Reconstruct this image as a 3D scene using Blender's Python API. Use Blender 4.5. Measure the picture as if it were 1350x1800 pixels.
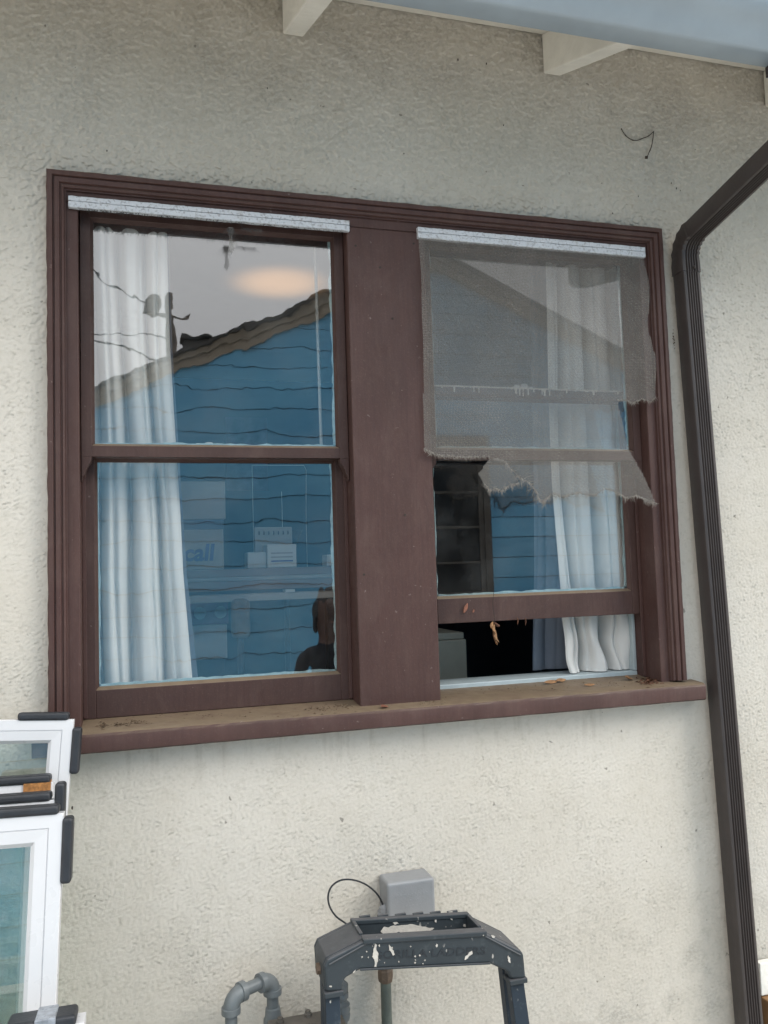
import bpy, bmesh, math, random
import numpy as np
from mathutils import Vector, Matrix, Euler

for o in list(bpy.data.objects):
    bpy.data.objects.remove(o, do_unlink=True)
SC = bpy.context.scene
COL = SC.collection
R = math.radians
random.seed(7)
RNG = np.random.default_rng(7)

# ------------------------------------------------------------------ camera
F_PX, IMG_W, IMG_H = 1463.6, 1350.0, 1800.0
CAM = Vector((0.1928, -1.9713, 1.9493))
YAW, PITCH, ROLL = 0.28629, 0.06752, -0.03155
_fw = Vector((math.sin(YAW)*math.cos(PITCH), math.cos(YAW)*math.cos(PITCH), math.sin(PITCH)))
_rt = Vector((math.cos(YAW), -math.sin(YAW), 0))
_up = _rt.cross(_fw)
_r2 = math.cos(ROLL)*_rt + math.sin(ROLL)*_up
_u2 = -math.sin(ROLL)*_rt + math.cos(ROLL)*_up
cam_data = bpy.data.cameras.new('camera')
cam = bpy.data.objects.new('camera', cam_data)
COL.objects.link(cam)
m3 = Matrix((_r2, _u2, -_fw)).transposed()
cam.matrix_world = Matrix.Translation(CAM) @ m3.to_4x4()
cam_data.sensor_fit = 'HORIZONTAL'
cam_data.sensor_width = 36.0
cam_data.lens = 36.0*F_PX/IMG_W
cam_data.clip_start = 0.02
cam_data.clip_end = 2000
SC.camera = cam

# ------------------------------------------------------------------ light
SUN_EL, SUN_AZ = 38.0, 55.0          # azimuth measured from straight out of the wall towards +x
world = bpy.data.worlds.new('World'); SC.world = world
world.use_nodes = True
wn = world.node_tree.nodes; wl = world.node_tree.links
wn.clear()
w_out = wn.new('ShaderNodeOutputWorld'); w_bg = wn.new('ShaderNodeBackground')
sky = wn.new('ShaderNodeTexSky'); sky.sky_type = 'NISHITA'; sky.sun_disc = False
sky.sun_elevation = R(SUN_EL); sky.sun_rotation = R(180-SUN_AZ)
sky.air_density = 1.0; sky.dust_density = 4.0; sky.ozone_density = 1.0
hsv = wn.new('ShaderNodeHueSaturation'); hsv.inputs['Saturation'].default_value = 0.10
ovc = wn.new('ShaderNodeMix'); ovc.data_type = 'RGBA'          # an even overcast veil over the clear sky
ovc.inputs[0].default_value = .96
wtc = wn.new('ShaderNodeTexCoord'); wsp = wn.new('ShaderNodeSeparateXYZ'); wl.new(wtc.outputs['Generated'], wsp.inputs[0])
wmr = wn.new('ShaderNodeMapRange'); wl.new(wsp.outputs[2], wmr.inputs[0])      # standard overcast sky: zenith three times the horizon
wmr.inputs[3].default_value = 1/3; wmr.inputs[4].default_value = 1.0
wsc = wn.new('ShaderNodeVectorMath'); wsc.operation = 'SCALE'; wsc.inputs[0].default_value = (15.0, 15.2, 15.5)
wl.new(wmr.outputs[0], wsc.inputs['Scale']); wl.new(wsc.outputs[0], ovc.inputs[7])
wl.new(sky.outputs[0], hsv.inputs['Color']); wl.new(hsv.outputs[0], ovc.inputs[6]); wl.new(ovc.outputs[2], w_bg.inputs['Color'])
w_bg.inputs['Strength'].default_value = 0.13
wl.new(w_bg.outputs[0], w_out.inputs['Surface'])

sun_d = bpy.data.lights.new('sun', 'SUN'); sun = bpy.data.objects.new('sun', sun_d); COL.objects.link(sun)
sun_d.energy = 1.1; sun_d.angle = R(26); sun_d.color = (1.0, 0.96, 0.90)
sdir = Vector((math.sin(R(SUN_AZ))*math.cos(R(SUN_EL)), -math.cos(R(SUN_AZ))*math.cos(R(SUN_EL)), math.sin(R(SUN_EL))))
sun.rotation_euler = (-sdir).to_track_quat('-Z', 'Y').to_euler()
sun.location = sdir*30

SC.view_settings.view_transform = 'Standard'
SC.view_settings.look = 'None'
SC.view_settings.exposure = 0.83
SC.view_settings.gamma = 1.0
SC.view_settings.use_curve_mapping = False
SC.cycles.use_denoising = True
SC.cycles.denoising_prefilter = 'ACCURATE'
SC.cycles.max_bounces = 10
SC.cycles.transparent_max_bounces = 16

def at(px, py, y):
    """point of the place seen at photo pixel (px,py) on the plane of depth y"""
    d = _fw + _r2*((px-675)/F_PX) - _u2*((py-900)/F_PX)
    return CAM + d*((y-CAM.y)/d.y)

# ------------------------------------------------------------------ object helpers
def tag(o, label=None, cat=None, group=None, kind=None):
    if label: o['label'] = label
    if cat: o['category'] = cat
    if group: o['group'] = group
    if kind: o['kind'] = kind
    return o

def empty(name, loc=(0, 0, 0), rot=(0, 0, 0)):
    o = bpy.data.objects.new(name, None); COL.objects.link(o)
    o.location = loc; o.rotation_euler = rot; o.empty_display_size = .05
    return o

def link(name, me, mats, parent=None):
    o = bpy.data.objects.new(name, me); COL.objects.link(o)
    if mats is not None and len(me.materials) == 0:
        for m in (mats if isinstance(mats, (list, tuple)) else [mats]):
            me.materials.append(m)
    if parent: o.parent = parent
    return o

def finish(name, bm, mats, parent=None, smooth=False, bevel=0.0, seg=2):
    bmesh.ops.recalc_face_normals(bm, faces=bm.faces[:])
    me = bpy.data.meshes.new(name); bm.to_mesh(me); bm.free()
    if smooth:
        me.shade_smooth()
        if smooth != 'all':
            me.set_sharp_from_angle(angle=R(40))
    o = link(name, me, mats, parent)
    if bevel:
        md = o.modifiers.new('bevel', 'BEVEL'); md.width = bevel; md.segments = seg
        md.limit_method = 'ANGLE'; md.angle_limit = R(30); md.harden_normals = False
    return o

def box(bm, x0, x1, y0, y1, z0, z1, mi=0):
    v = [bm.verts.new(p) for p in ((x0,y0,z0),(x1,y0,z0),(x1,y1,z0),(x0,y1,z0),(x0,y0,z1),(x1,y0,z1),(x1,y1,z1),(x0,y1,z1))]
    fs = [bm.faces.new([v[i] for i in q]) for q in ((0,1,5,4),(1,2,6,5),(2,3,7,6),(3,0,4,7),(4,5,6,7),(3,2,1,0))]
    for f in fs: f.material_index = mi
    return v

def prism(bm, poly, axis, a, b, mi=0):
    """extrude a 2-D polygon along axis ('x': poly=(y,z); 'y': poly=(x,z); 'z': poly=(x,y))"""
    def P(p, t):
        return {'x': (t, p[0], p[1]), 'y': (p[0], t, p[1]), 'z': (p[0], p[1], t)}[axis]
    A = [bm.verts.new(P(p, a)) for p in poly]; B = [bm.verts.new(P(p, b)) for p in poly]
    n = len(poly)
    fs = [bm.faces.new(A), bm.faces.new(B[::-1])]
    for i in range(n):
        fs.append(bm.faces.new([A[i], B[i], B[(i+1) % n], A[(i+1) % n]]))
    for f in fs: f.material_index = mi
    return A, B

def tube(bm, pts, r, n=10, cap=True):
    pts = [Vector(p) for p in pts]
    rs = r if isinstance(r, (list, tuple)) else [r]*len(pts)
    rings = []; prev = None
    for i, p in enumerate(pts):
        t = (pts[min(i+1, len(pts)-1)] - pts[max(i-1, 0)]).normalized()
        if prev is None:
            a = t.orthogonal().normalized()
        else:
            a = (prev - t*prev.dot(t)).normalized()
        prev = a; b = t.cross(a)
        rings.append([bm.verts.new(p + (a*math.cos(2*math.pi*k/n) + b*math.sin(2*math.pi*k/n))*rs[i]) for k in range(n)])
    for A, B in zip(rings, rings[1:]):
        for k in range(n):
            bm.faces.new([A[k], A[(k+1) % n], B[(k+1) % n], B[k]])
    if cap:
        bm.faces.new(rings[0][::-1]); bm.faces.new(rings[-1])
    return rings

def sweep(bm, prof, frames, cap=True):
    """prof: list of 2-D points, frames: list of (origin, axis_u, axis_v)"""
    rings = [[bm.verts.new(o + u*p[0] + v*p[1]) for p in prof] for o, u, v in frames]
    n = len(prof)
    for A, B in zip(rings, rings[1:]):
        for k in range(n):
            bm.faces.new([A[k], A[(k+1) % n], B[(k+1) % n], B[k]])
    if cap:
        bm.faces.new(rings[0][::-1]); bm.faces.new(rings[-1])

def lathe(bm, prof, c, axis='z', n=20):
    c = Vector(c); rings = []
    for r, h in prof:
        ring = []
        for k in range(n):
            a = 2*math.pi*k/n; ca, sa = math.cos(a)*r, math.sin(a)*r
            ring.append(bm.verts.new(c + Vector({'z': (ca, sa, h), 'y': (ca, h, sa), 'x': (h, ca, sa)}[axis])))
        rings.append(ring)
    for A, B in zip(rings, rings[1:]):
        for k in range(n):
            bm.faces.new([A[k], A[(k+1) % n], B[(k+1) % n], B[k]])
    bm.faces.new(rings[0][::-1]); bm.faces.new(rings[-1])

# ------------------------------------------------------------------ materials
ALB = .70      # paint and stucco base colours sit below the colour they show in the picture
def S(r, g, b):
    f = lambda c: (c/255/12.92) if c/255 <= .04045 else ((c/255+.055)/1.055)**2.4
    return tuple(ALB*f(c) for c in (r, g, b))

class NT:
    def __init__(self, name):
        self.m = bpy.data.materials.new(name); self.m.use_nodes = True
        self.n = self.m.node_tree.nodes; self.l = self.m.node_tree.links
        self.n.clear()
        self.out = self.n.new('ShaderNodeOutputMaterial')
    def new(self, t, **kw):
        nd = self.n.new(t)
        for k, v in kw.items():
            if k in nd.inputs: self.set(nd, k, v)
            else: setattr(nd, k, v)
        return nd
    def set(self, nd, k, v):
        if hasattr(v, 'is_output'): self.l.new(v, nd.inputs[k])
        elif isinstance(v, (tuple, list)) and len(v) == 3 and nd.inputs[k].type == 'RGBA': nd.inputs[k].default_value = (*v, 1)
        else: nd.inputs[k].default_value = v
    def coord(self, scale=(1, 1, 1), rot=(0, 0, 0)):
        tc = self.new('ShaderNodeTexCoord'); mp = self.new('ShaderNodeMapping')
        self.l.new(tc.outputs['Object'], mp.inputs['Vector'])
        mp.inputs['Scale'].default_value = scale; mp.inputs['Rotation'].default_value = rot
        return mp.outputs[0]
    def noise(self, scale, detail=4, rough=.55, vec=None, dist=0.0):
        nd = self.new('ShaderNodeTexNoise'); nd.inputs['Scale'].default_value = scale
        nd.inputs['Detail'].default_value = detail; nd.inputs['Roughness'].default_value = rough
        nd.inputs['Distortion'].default_value = dist
        self.l.new(vec if vec is not None else self.coord(), nd.inputs['Vector'])
        return nd.outputs['Fac']
    def ramp(self, val, lo, hi, a=0.0, b=1.0):
        nd = self.new('ShaderNodeMapRange'); nd.interpolation_type = 'SMOOTHSTEP'
        self.l.new(val, nd.inputs[0])
        for i, v in zip((1, 2, 3, 4), (lo, hi, a, b)): nd.inputs[i].default_value = v
        return nd.outputs[0]
    def math(self, op, a, b=0.0, clamp=False):
        nd = self.new('ShaderNodeMath'); nd.operation = op; nd.use_clamp = clamp
        for i, v in enumerate((a, b)):
            if hasattr(v, 'is_output'): self.l.new(v, nd.inputs[i])
            else: nd.inputs[i].default_value = v
        return nd.outputs[0]
    def mix(self, fac, a, b):
        nd = self.new('ShaderNodeMix'); nd.data_type = 'RGBA'
        for i, v in ((0, fac), (6, a), (7, b)):
            if hasattr(v, 'is_output'): self.l.new(v, nd.inputs[i])
            elif i == 0: nd.inputs[i].default_value = v
            else: nd.inputs[i].default_value = (*v, 1)
        return nd.outputs[2]
    def bump(self, h, dist=.001, strength=1.0, normal=None):
        nd = self.new('ShaderNodeBump'); nd.inputs['Distance'].default_value = dist
        nd.inputs['Strength'].default_value = strength
        self.l.new(h, nd.inputs['Height'])
        if normal is not None: self.l.new(normal, nd.inputs['Normal'])
        return nd.outputs[0]
    def principled(self, **kw):
        nd = self.new('ShaderNodeBsdfPrincipled')
        names = {'color': 'Base Color', 'rough': 'Roughness', 'metal': 'Metallic', 'normal': 'Normal', 'spec': 'Specular IOR Level'}
        for k, v in kw.items(): self.set(nd, names.get(k, k), v)
        self.l.new(nd.outputs[0], self.out.inputs['Surface'])
        return nd
    def pos(self):
        g = self.new('ShaderNodeNewGeometry'); s = self.new('ShaderNodeSeparateXYZ')
        self.l.new(g.outputs['Position'], s.inputs[0]); return s.outputs
    def nrm(self):
        g = self.new('ShaderNodeNewGeometry'); s = self.new('ShaderNodeSeparateXYZ')
        self.l.new(g.outputs['True Normal'], s.inputs[0]); return s.outputs

def simple(name, col, rough=.5, metal=0.0, var=.12, scale=14, bump=0.0, bscale=220, spec=.5, stretch=(1, 1, 1)):
    t = NT(name); v = t.coord(stretch)
    n = t.noise(scale, 5, .6, v)
    c = t.mix(t.ramp(n, .3, .7), tuple(max(0, x*(1-var)) for x in col), tuple(min(1, x*(1+var)) for x in col))
    kw = dict(color=c, rough=t.math('ADD', t.math('MULTIPLY', t.noise(scale*3, 3, .6, v), .2), rough-.1, True), metal=metal, spec=spec)
    if bump: kw['normal'] = t.bump(t.noise(bscale, 3, .6, v), bump)
    t.principled(**kw)
    return t.m

def make_stucco():
    t = NT('stucco'); P = t.pos()
    v = t.coord()
    base, pale, grime = S(220, 213, 200), S(228, 222, 211), S(150, 143, 131)
    c = t.mix(t.ramp(t.noise(1.6, 5, .6, v), .35, .65), base, pale)
    c = t.mix(t.math('MULTIPLY', t.ramp(t.noise(60, 4, .6, v), .5, .75), .25), c, S(178, 172, 154))
    # soot and dust caught under the eaves, in ragged patches
    up = t.ramp(P[2], 2.80, 3.25)
    patch = t.ramp(t.noise(3.2, 6, .62, v, .6), .38, .64, .0, .40)
    fine = t.ramp(t.noise(85, 4, .65, t.coord((1, 1, 1.7))), .40, .62, .30, 1.0)
    c = t.mix(t.math('MULTIPLY', t.math('MULTIPLY', up, patch), fine), c, grime)
    # faint runs below the sill
    run = t.math('MULTIPLY', t.ramp(P[2], 1.42, 1.575), t.ramp(t.noise(1.0, 5, .6, t.coord((26, 26, 3.5))), .54, .72))
    run = t.math('MULTIPLY', run, t.math('MULTIPLY', t.ramp(P[2], 1.60, 1.59), t.ramp(P[0], 1.70, 1.64)))
    c = t.mix(t.math('MULTIPLY', run, .3), c, S(150, 138, 122))
    # splash grime near the bottom right
    low = t.math('MULTIPLY', t.ramp(P[2], 1.25, .85), t.ramp(P[0], 1.0, 1.45))
    low = t.math('MULTIPLY', t.math('MULTIPLY', low, t.ramp(t.noise(7, 7, .7, v, .8), .42, .72)), fine)
    c = t.mix(t.math('MULTIPLY', low, .42), c, S(120, 118, 110))
    # tiny dark specks
    sp = t.ramp(t.noise(38, 2, .5, v), .735, .77)
    c = t.mix(t.math('MULTIPLY', sp, .55), c, S(85, 80, 72))
    h = t.math('ADD', t.noise(150, 5, .62, t.coord((1, 1, 1.5))), t.math('MULTIPLY', t.noise(420, 3, .6, v), .35))
    t.principled(color=c, rough=.95, spec=.15, normal=t.bump(h, .0014, .6))
    return t.m

def make_brown(name='brown_paint', dusty=True, col=(91, 66, 61)):
    t = NT(name); v = t.coord()
    a = S(*col); b = tuple(x*.74 for x in a)
    c = t.mix(t.ramp(t.noise(5, 6, .6, t.coord((1, 1, .35))), .3, .7), b, a)
    grain = t.ramp(t.noise(1.0, 5, .65, t.coord((140, 140, 7))), .42, .62)
    c = t.mix(t.math('MULTIPLY', grain, .34), c, tuple(x*.62 for x in a))
    c = t.mix(t.math('MULTIPLY', t.ramp(t.noise(240, 4, .7, v), .52, .8), .16), c, S(150, 125, 120))
    if dusty:
        N = t.nrm()
        up = t.ramp(N[2], .35, .9)
        dm = t.math('MULTIPLY', up, t.ramp(t.noise(26, 6, .65, v), .20, .58, .6, 1.0))
        c = t.mix(dm, c, S(128, 112, 92))
        soft = t.math('MULTIPLY', t.ramp(t.noise(11, 7, .72, t.coord((1, 1, .5)), .5), .45, .72), .20)
        c = t.mix(soft, c, S(120, 100, 92))
        chip = t.ramp(t.noise(70, 4, .6, v), .70, .72)
        c = t.mix(t.math('MULTIPLY', chip, .35), c, S(165, 150, 145))
    rg = t.ramp(t.noise(18, 4, .6, v), .3, .7, .42, .62)
    h = t.math('ADD', t.noise(34, 4, .6, t.coord((1, 1, .5))), t.math('MULTIPLY', t.noise(260, 3, .6, v), .35))
    t.principled(color=c, rough=rg, spec=.28, normal=t.bump(h, .0012, .6))
    return t.m

def make_glass(name, wave, refl, tint=(1, 1, 1), dirt=.05, wscale=(12, 12, 8)):
    t = NT(name)
    n = t.noise(1.0, 2, .45, t.coord(wscale), .3)
    n2 = t.noise(1.0, 1, .4, t.coord((4.5, 4.5, 5.5)))
    h = t.math('ADD', t.math('MULTIPLY', n, .7), t.math('MULTIPLY', n2, 1.4))
    nm = t.bump(h, wave, 1.0)
    gl = t.new('ShaderNodeBsdfGlossy'); gl.inputs['Roughness'].default_value = 0.010 if 'old' in name else 0.0
    t.l.new(nm, gl.inputs['Normal'])
    tr = t.new('ShaderNodeBsdfTransparent'); tr.inputs['Color'].default_value = (*tint, 1)
    ge = t.new('ShaderNodeNewGeometry'); dp = t.new('ShaderNodeVectorMath'); dp.operation = 'DOT_PRODUCT'
    t.l.new(ge.outputs['Incoming'], dp.inputs[0]); t.l.new(ge.outputs['True Normal'], dp.inputs[1])
    gz = t.math('POWER', t.math('SUBTRACT', 1.0, t.math('ABSOLUTE', dp.outputs['Value']), True), 5.0)
    f = t.math('ADD', refl, t.math('MULTIPLY', gz, 1-refl), True)          # same from both sides
    mx = t.new('ShaderNodeMixShader')
    t.l.new(f, mx.inputs[0]); t.l.new(tr.outputs[0], mx.inputs[1]); t.l.new(gl.outputs[0], mx.inputs[2])
    df = t.new('ShaderNodeBsdfDiffuse'); df.inputs['Color'].default_value = (.55, .56, .55, 1)
    dn = t.math('MULTIPLY', t.ramp(t.noise(7, 6, .7), .35, .8), dirt)
    m2 = t.new('ShaderNodeMixShader')
    t.l.new(dn, m2.inputs[0]); t.l.new(mx.outputs[0], m2.inputs[1]); t.l.new(df.outputs[0], m2.inputs[2])
    t.l.new(m2.outputs[0], t.out.inputs['Surface'])
    return t.m

def make_clear(name, col=(.985, .995, .99)):
    t = NT(name); tr = t.new('ShaderNodeBsdfTransparent'); tr.inputs['Color'].default_value = (*col, 1)
    t.l.new(tr.outputs[0], t.out.inputs['Surface']); return t.m

def make_screen():
    t = NT('insect_screen_mesh')
    v = t.coord()
    # woven threads finer than the picture can show, with the slow beat of a slack weave
    wv = t.new('ShaderNodeTexWave'); wv.wave_type = 'BANDS'; wv.bands_direction = 'DIAGONAL'
    wv.inputs['Scale'].default_value = 46; wv.inputs['Distortion'].default_value = 9; wv.inputs['Detail'].default_value = 1; wv.inputs['Detail Scale'].default_value = .35
    t.l.new(v, wv.inputs['Vector'])
    thr = t.noise(520, 2, .6, t.coord((.25, 1, 1)))
    thr2 = t.noise(520, 2, .6, t.coord((1, 1, .25)))
    sep = t.new('ShaderNodeSeparateXYZ'); t.l.new(v, sep.inputs[0])
    wob = t.math('MULTIPLY', t.noise(9, 3, .5, v), 9.0)
    wx_ = t.math('SINE', t.math('ADD', t.math('MULTIPLY', sep.outputs[0], 1500.0), wob))
    wz_ = t.math('SINE', t.math('ADD', t.math('MULTIPLY', sep.outputs[2], 1500.0), wob))
    cov = t.math('ADD', .33, t.math('MULTIPLY', wv.outputs['Fac'], .03))
    cov = t.math('ADD', cov, t.math('MULTIPLY', t.math('ADD', wx_, wz_), .04))
    cov = t.math('ADD', cov, t.math('MULTIPLY', t.math('ADD', thr, thr2), .10))
    cov = t.math('ADD', cov, t.math('MULTIPLY', t.ramp(t.noise(6, 5, .6, v), .35, .7), .08), True)
    df = t.new('ShaderNodeBsdfDiffuse')
    t.l.new(t.mix(t.noise(9, 5, .6, v), S(124, 121, 117), S(150, 146, 140)), df.inputs['Color'])
    tl = t.new('ShaderNodeBsdfTranslucent'); tl.inputs['Color'].default_value = (.12, .11, .10, 1)
    ad = t.new('ShaderNodeAddShader'); t.l.new(df.outputs[0], ad.inputs[0]); t.l.new(tl.outputs[0], ad.inputs[1])
    tr = t.new('ShaderNodeBsdfTransparent')
    mx = t.new('ShaderNodeMixShader'); t.l.new(cov, mx.inputs[0]); t.l.new(tr.outputs[0], mx.inputs[1]); t.l.new(ad.outputs[0], mx.inputs[2])
    t.l.new(mx.outputs[0], t.out.inputs['Surface'])
    return t.m

def make_cloth(name, col, trans=.35):
    t = NT(name); v = t.coord()
    c = t.mix(t.ramp(t.noise(5, 5, .6, v), .3, .7), tuple(x*.9 for x in col), col)
    nm = t.bump(t.math('ADD', t.noise(700, 2, .5, t.coord((1, 1, .3))), t.noise(60, 4, .6, v)), .0008, .5)
    df = t.new('ShaderNodeBsdfDiffuse'); t.l.new(c, df.inputs['Color']); t.l.new(nm, df.inputs['Normal'])
    tl = t.new('ShaderNodeBsdfTranslucent'); t.l.new(c, tl.inputs['Color'])
    mx = t.new('ShaderNodeMixShader'); mx.inputs[0].default_value = trans
    t.l.new(df.outputs[0], mx.inputs[1]); t.l.new(tl.outputs[0], mx.inputs[2])
    t.l.new(mx.outputs[0], t.out.inputs['Surface'])
    return t.m

def make_metal_strip():
    t = NT('worn_metal_strip'); v = t.coord()
    pit = t.ramp(t.noise(160, 5, .7, v), .52, .62)
    big = t.ramp(t.noise(16, 5, .7, v), .55, .68)
    c = t.mix(t.math('MULTIPLY', pit, .8), (.50, .52, .55), (.26, .26, .27))
    c = t.mix(t.math('MULTIPLY', big, .35), c, S(150, 140, 128))
    t.principled(color=c, metal=.05, rough=.5, normal=t.bump(t.noise(200, 4, .6, v), .0012, .7))
    return t.m

def make_ladder(name, col):
    t = NT(name); v = t.coord()
    c = t.mix(t.ramp(t.noise(8, 5, .6, v), .3, .7), tuple(x*.75 for x in col), col)
    N = t.nrm()
    dust = t.math('MULTIPLY', t.ramp(N[2], .2, .8), t.ramp(t.noise(20, 5, .65, v), .25, .65, .5, 1))
    c = t.mix(t.math('MULTIPLY', dust, .6), c, S(104, 102, 104))
    sp = t.math('MULTIPLY', t.ramp(t.noise(75, 2, .5, t.coord((1, 1, .55))), .69, .72), t.ramp(t.noise(11, 3, .6, v), .45, .6))
    c = t.mix(sp, c, S(205, 200, 192))
    c = t.mix(t.math('MULTIPLY', t.ramp(t.noise(45, 5, .7, v), .55, .75), .3), c, S(110, 118, 120))
    t.principled(color=c, rough=.5, spec=.4, normal=t.bump(t.noise(500, 3, .6, v), .0004, .5))
    return t.m

def make_siding():
    t = NT('blue_siding_paint'); v = t.coord()
    c = t.mix(t.ramp(t.noise(1.3, 5, .6, v), .3, .7), (.10, .36, .60), (.16, .46, .69))
    c = t.mix(t.math('MULTIPLY', t.ramp(t.noise(6, 5, .7, t.coord((.4, 1, 3))), .5, .75), .35), c, (.05, .22, .42))
    oi = t.new('ShaderNodeObjectInfo')          # boards weathered one by one
    c = t.mix(t.math('MULTIPLY', oi.outputs['Random'], .38), c, (.05, .19, .34))
    t.principled(color=c, rough=.55, normal=t.bump(t.noise(40, 4, .6, t.coord((.2, 1, 1))), .002, .5))
    return t.m

M = {}
M['stucco'] = make_stucco()
M['brown'] = make_brown()
M['sash'] = make_brown('brown_sash_paint', True, (85, 63, 58))
M['glass_wavy'] = make_glass('old_wavy_glass', 4.6e-4, .225)
M['glass_rip'] = make_glass('old_rippled_glass', 6.0e-4, .205, wscale=(13, 13, 5))
M['glass_flat'] = make_glass('flat_glass', 2.4e-5, .19)
M['glass_green'] = make_glass('greenish_insulated_glass', 2.0e-5, .15, (.84, .91, .88), .16)
M['glass_edge'] = make_clear('glass_edge')
M['putty'] = simple('pale_blue_putty', S(176, 200, 202), .7, var=.15, scale=40, bump=.001)
M['screen'] = make_screen()
M['fibre'] = simple('screen_fibre', S(152, 146, 138), .9, var=.2, scale=60)
M['fibre_dark'] = simple('dark_screen_fibre', S(88, 86, 84), .9, var=.2, scale=60)
M['strip'] = make_metal_strip()
M['curtain'] = make_cloth('white_curtain_cloth', (.66, .655, .63), .06)
M['lining'] = make_cloth('blue_grey_lining_cloth', (.20, .23, .28), .12)
M['stool'] = simple('pale_blue_trim_paint', S(186, 200, 204), .45, var=.06, scale=30, bump=.0006)
M['white'] = simple('white_eave_paint', (.74, .72, .66), .6, var=.08, scale=9, bump=.0012, bscale=60)
M['gutter'] = simple('blue_grey_gutter_paint', (.27, .315, .35), .32, var=.06, scale=6, spec=.6)
M['downspout'] = simple('dark_bronze_downspout_paint', S(66, 59, 57), .45, var=.10, scale=12, bump=.0006, bscale=90, spec=.5)
M['vinyl'] = simple('white_vinyl', (.56, .56, .57), .3, var=.02, scale=8, spec=.5)
M['foam'] = simple('black_corner_plastic', S(38, 41, 47), .5, var=.2, scale=25, bump=.0006)
M['cork'] = simple('cork', S(170, 118, 66), .9, var=.35, scale=160, bump=.001)
M['film'] = simple('clear_strap', S(150, 156, 164), .3, var=.3, scale=80)
M['boxgrey'] = simple('grey_box_plastic', S(150, 152, 154), .45, var=.06, scale=14, bump=.0004, bscale=300)
M['pvc'] = simple('grey_painted_pipe', S(116, 122, 124), .42, var=.08, scale=25, bump=.0004)
M['conduit'] = simple('weathered_conduit', S(104, 112, 104), .6, var=.2, scale=18, bump=.0008)
M['rust'] = simple('rusty_brown_metal', S(110, 92, 76), .7, var=.3, scale=30, bump=.001)
M['meter'] = simple('dusty_grey_meter', S(112, 106, 98), .75, var=.2, scale=24, bump=.0008)
M['cable'] = simple('black_cable', S(36, 38, 42), .45, var=.1)
M['ladder'] = make_ladder('dark_slate_ladder_plastic', S(60, 68, 73))
M['rail'] = make_ladder('navy_ladder_rail', S(44, 56, 68))
M['splash'] = simple('dried_white_paint', S(214, 208, 198), .7, var=.12, scale=90, bump=.001)
M['engrave'] = simple('dark_lettering', S(40, 46, 52), .6, var=.1)
M['leaf'] = simple('dry_leaf', S(158, 118, 80), .8, var=.4, scale=70, bump=.001)
M['leaf_red'] = simple('red_brown_leaf', S(150, 96, 74), .7, var=.3, scale=70)
M['leaf_dark'] = simple('dark_dead_leaf', S(96, 62, 42), .9, var=.5, scale=90)
M['twig'] = simple('dry_twig', S(62, 54, 48), .9, var=.3, scale=70)
M['dirt'] = simple('brown_grit', S(92, 74, 56), .95, var=.5, scale=120)
M['siding'] = make_siding()
M['fascia'] = simple('tan_fascia_paint', S(168, 156, 138), .6, var=.08)
M['shingle'] = simple('dark_roof_shingle', S(72, 70, 68), .9, var=.3, scale=20, bump=.003, bscale=60)
M['darkwin'] = simple('dark_window_pane', S(30, 34, 38), .12, var=.2)
M['winframe'] = simple('grey_brown_window_frame', S(84, 80, 74), .6, var=.1)
M['concrete'] = simple('concrete_path', (.52, .50, .46), .9, var=.15, scale=5, bump=.003, bscale=90)
M['pole'] = simple('weathered_pole_wood', S(120, 112, 104), .9, var=.3, scale=10)
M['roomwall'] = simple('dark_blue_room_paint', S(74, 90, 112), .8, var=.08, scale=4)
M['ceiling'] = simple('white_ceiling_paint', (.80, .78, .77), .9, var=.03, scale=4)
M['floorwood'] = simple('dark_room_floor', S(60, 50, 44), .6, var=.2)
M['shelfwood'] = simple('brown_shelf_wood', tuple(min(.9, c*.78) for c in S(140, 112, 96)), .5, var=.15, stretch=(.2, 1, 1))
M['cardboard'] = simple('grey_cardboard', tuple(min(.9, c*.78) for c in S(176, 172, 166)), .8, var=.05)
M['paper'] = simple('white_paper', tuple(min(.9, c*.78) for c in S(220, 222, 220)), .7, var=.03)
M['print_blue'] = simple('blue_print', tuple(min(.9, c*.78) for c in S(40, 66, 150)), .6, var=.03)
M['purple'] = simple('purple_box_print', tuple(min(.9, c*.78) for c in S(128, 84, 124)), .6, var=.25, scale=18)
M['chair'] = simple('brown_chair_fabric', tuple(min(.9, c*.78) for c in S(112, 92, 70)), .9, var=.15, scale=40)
M['black'] = simple('black_plastic', S(28, 30, 33), .5, var=.1)
M['filebox'] = simple('grey_green_file_box', S(176, 176, 164), .7, var=.05)
M['poster'] = simple('pink_green_poster', S(150, 110, 130), .6, var=.5, scale=5)
M['wood'] = simple('brown_plank_wood', S(150, 112, 72), .7, var=.2, stretch=(.2, 1, 1), scale=30)
M['skin'] = simple('skin', S(100, 72, 60), .5, var=.06)
M['shirt'] = simple('black_top_cloth', S(28, 30, 36), .9, var=.15)
M['trousers'] = simple('dark_trouser_cloth', S(44, 48, 58), .9, var=.15)
M['hair'] = simple('black_hair', S(24, 20, 18), .5, var=.3, scale=90, stretch=(1, 1, .2))

# ================================================================== SETTING
def vnoise(x, z, seed):
    """smooth value noise on arrays"""
    r = np.random.default_rng(seed); T = r.random((256, 256)).astype(np.float32)
    xi = np.floor(x).astype(int); zi = np.floor(z).astype(int)
    fx = x-xi; fz = z-zi
    fx = fx*fx*fx*(fx*(fx*6-15)+10); fz = fz*fz*fz*(fz*(fz*6-15)+10)
    g = lambda a, b: T[a & 255, b & 255]
    return (g(xi, zi)*(1-fx)+g(xi+1, zi)*fx)*(1-fz)+(g(xi, zi+1)*(1-fx)+g(xi+1, zi+1)*fx)*fz

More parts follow.
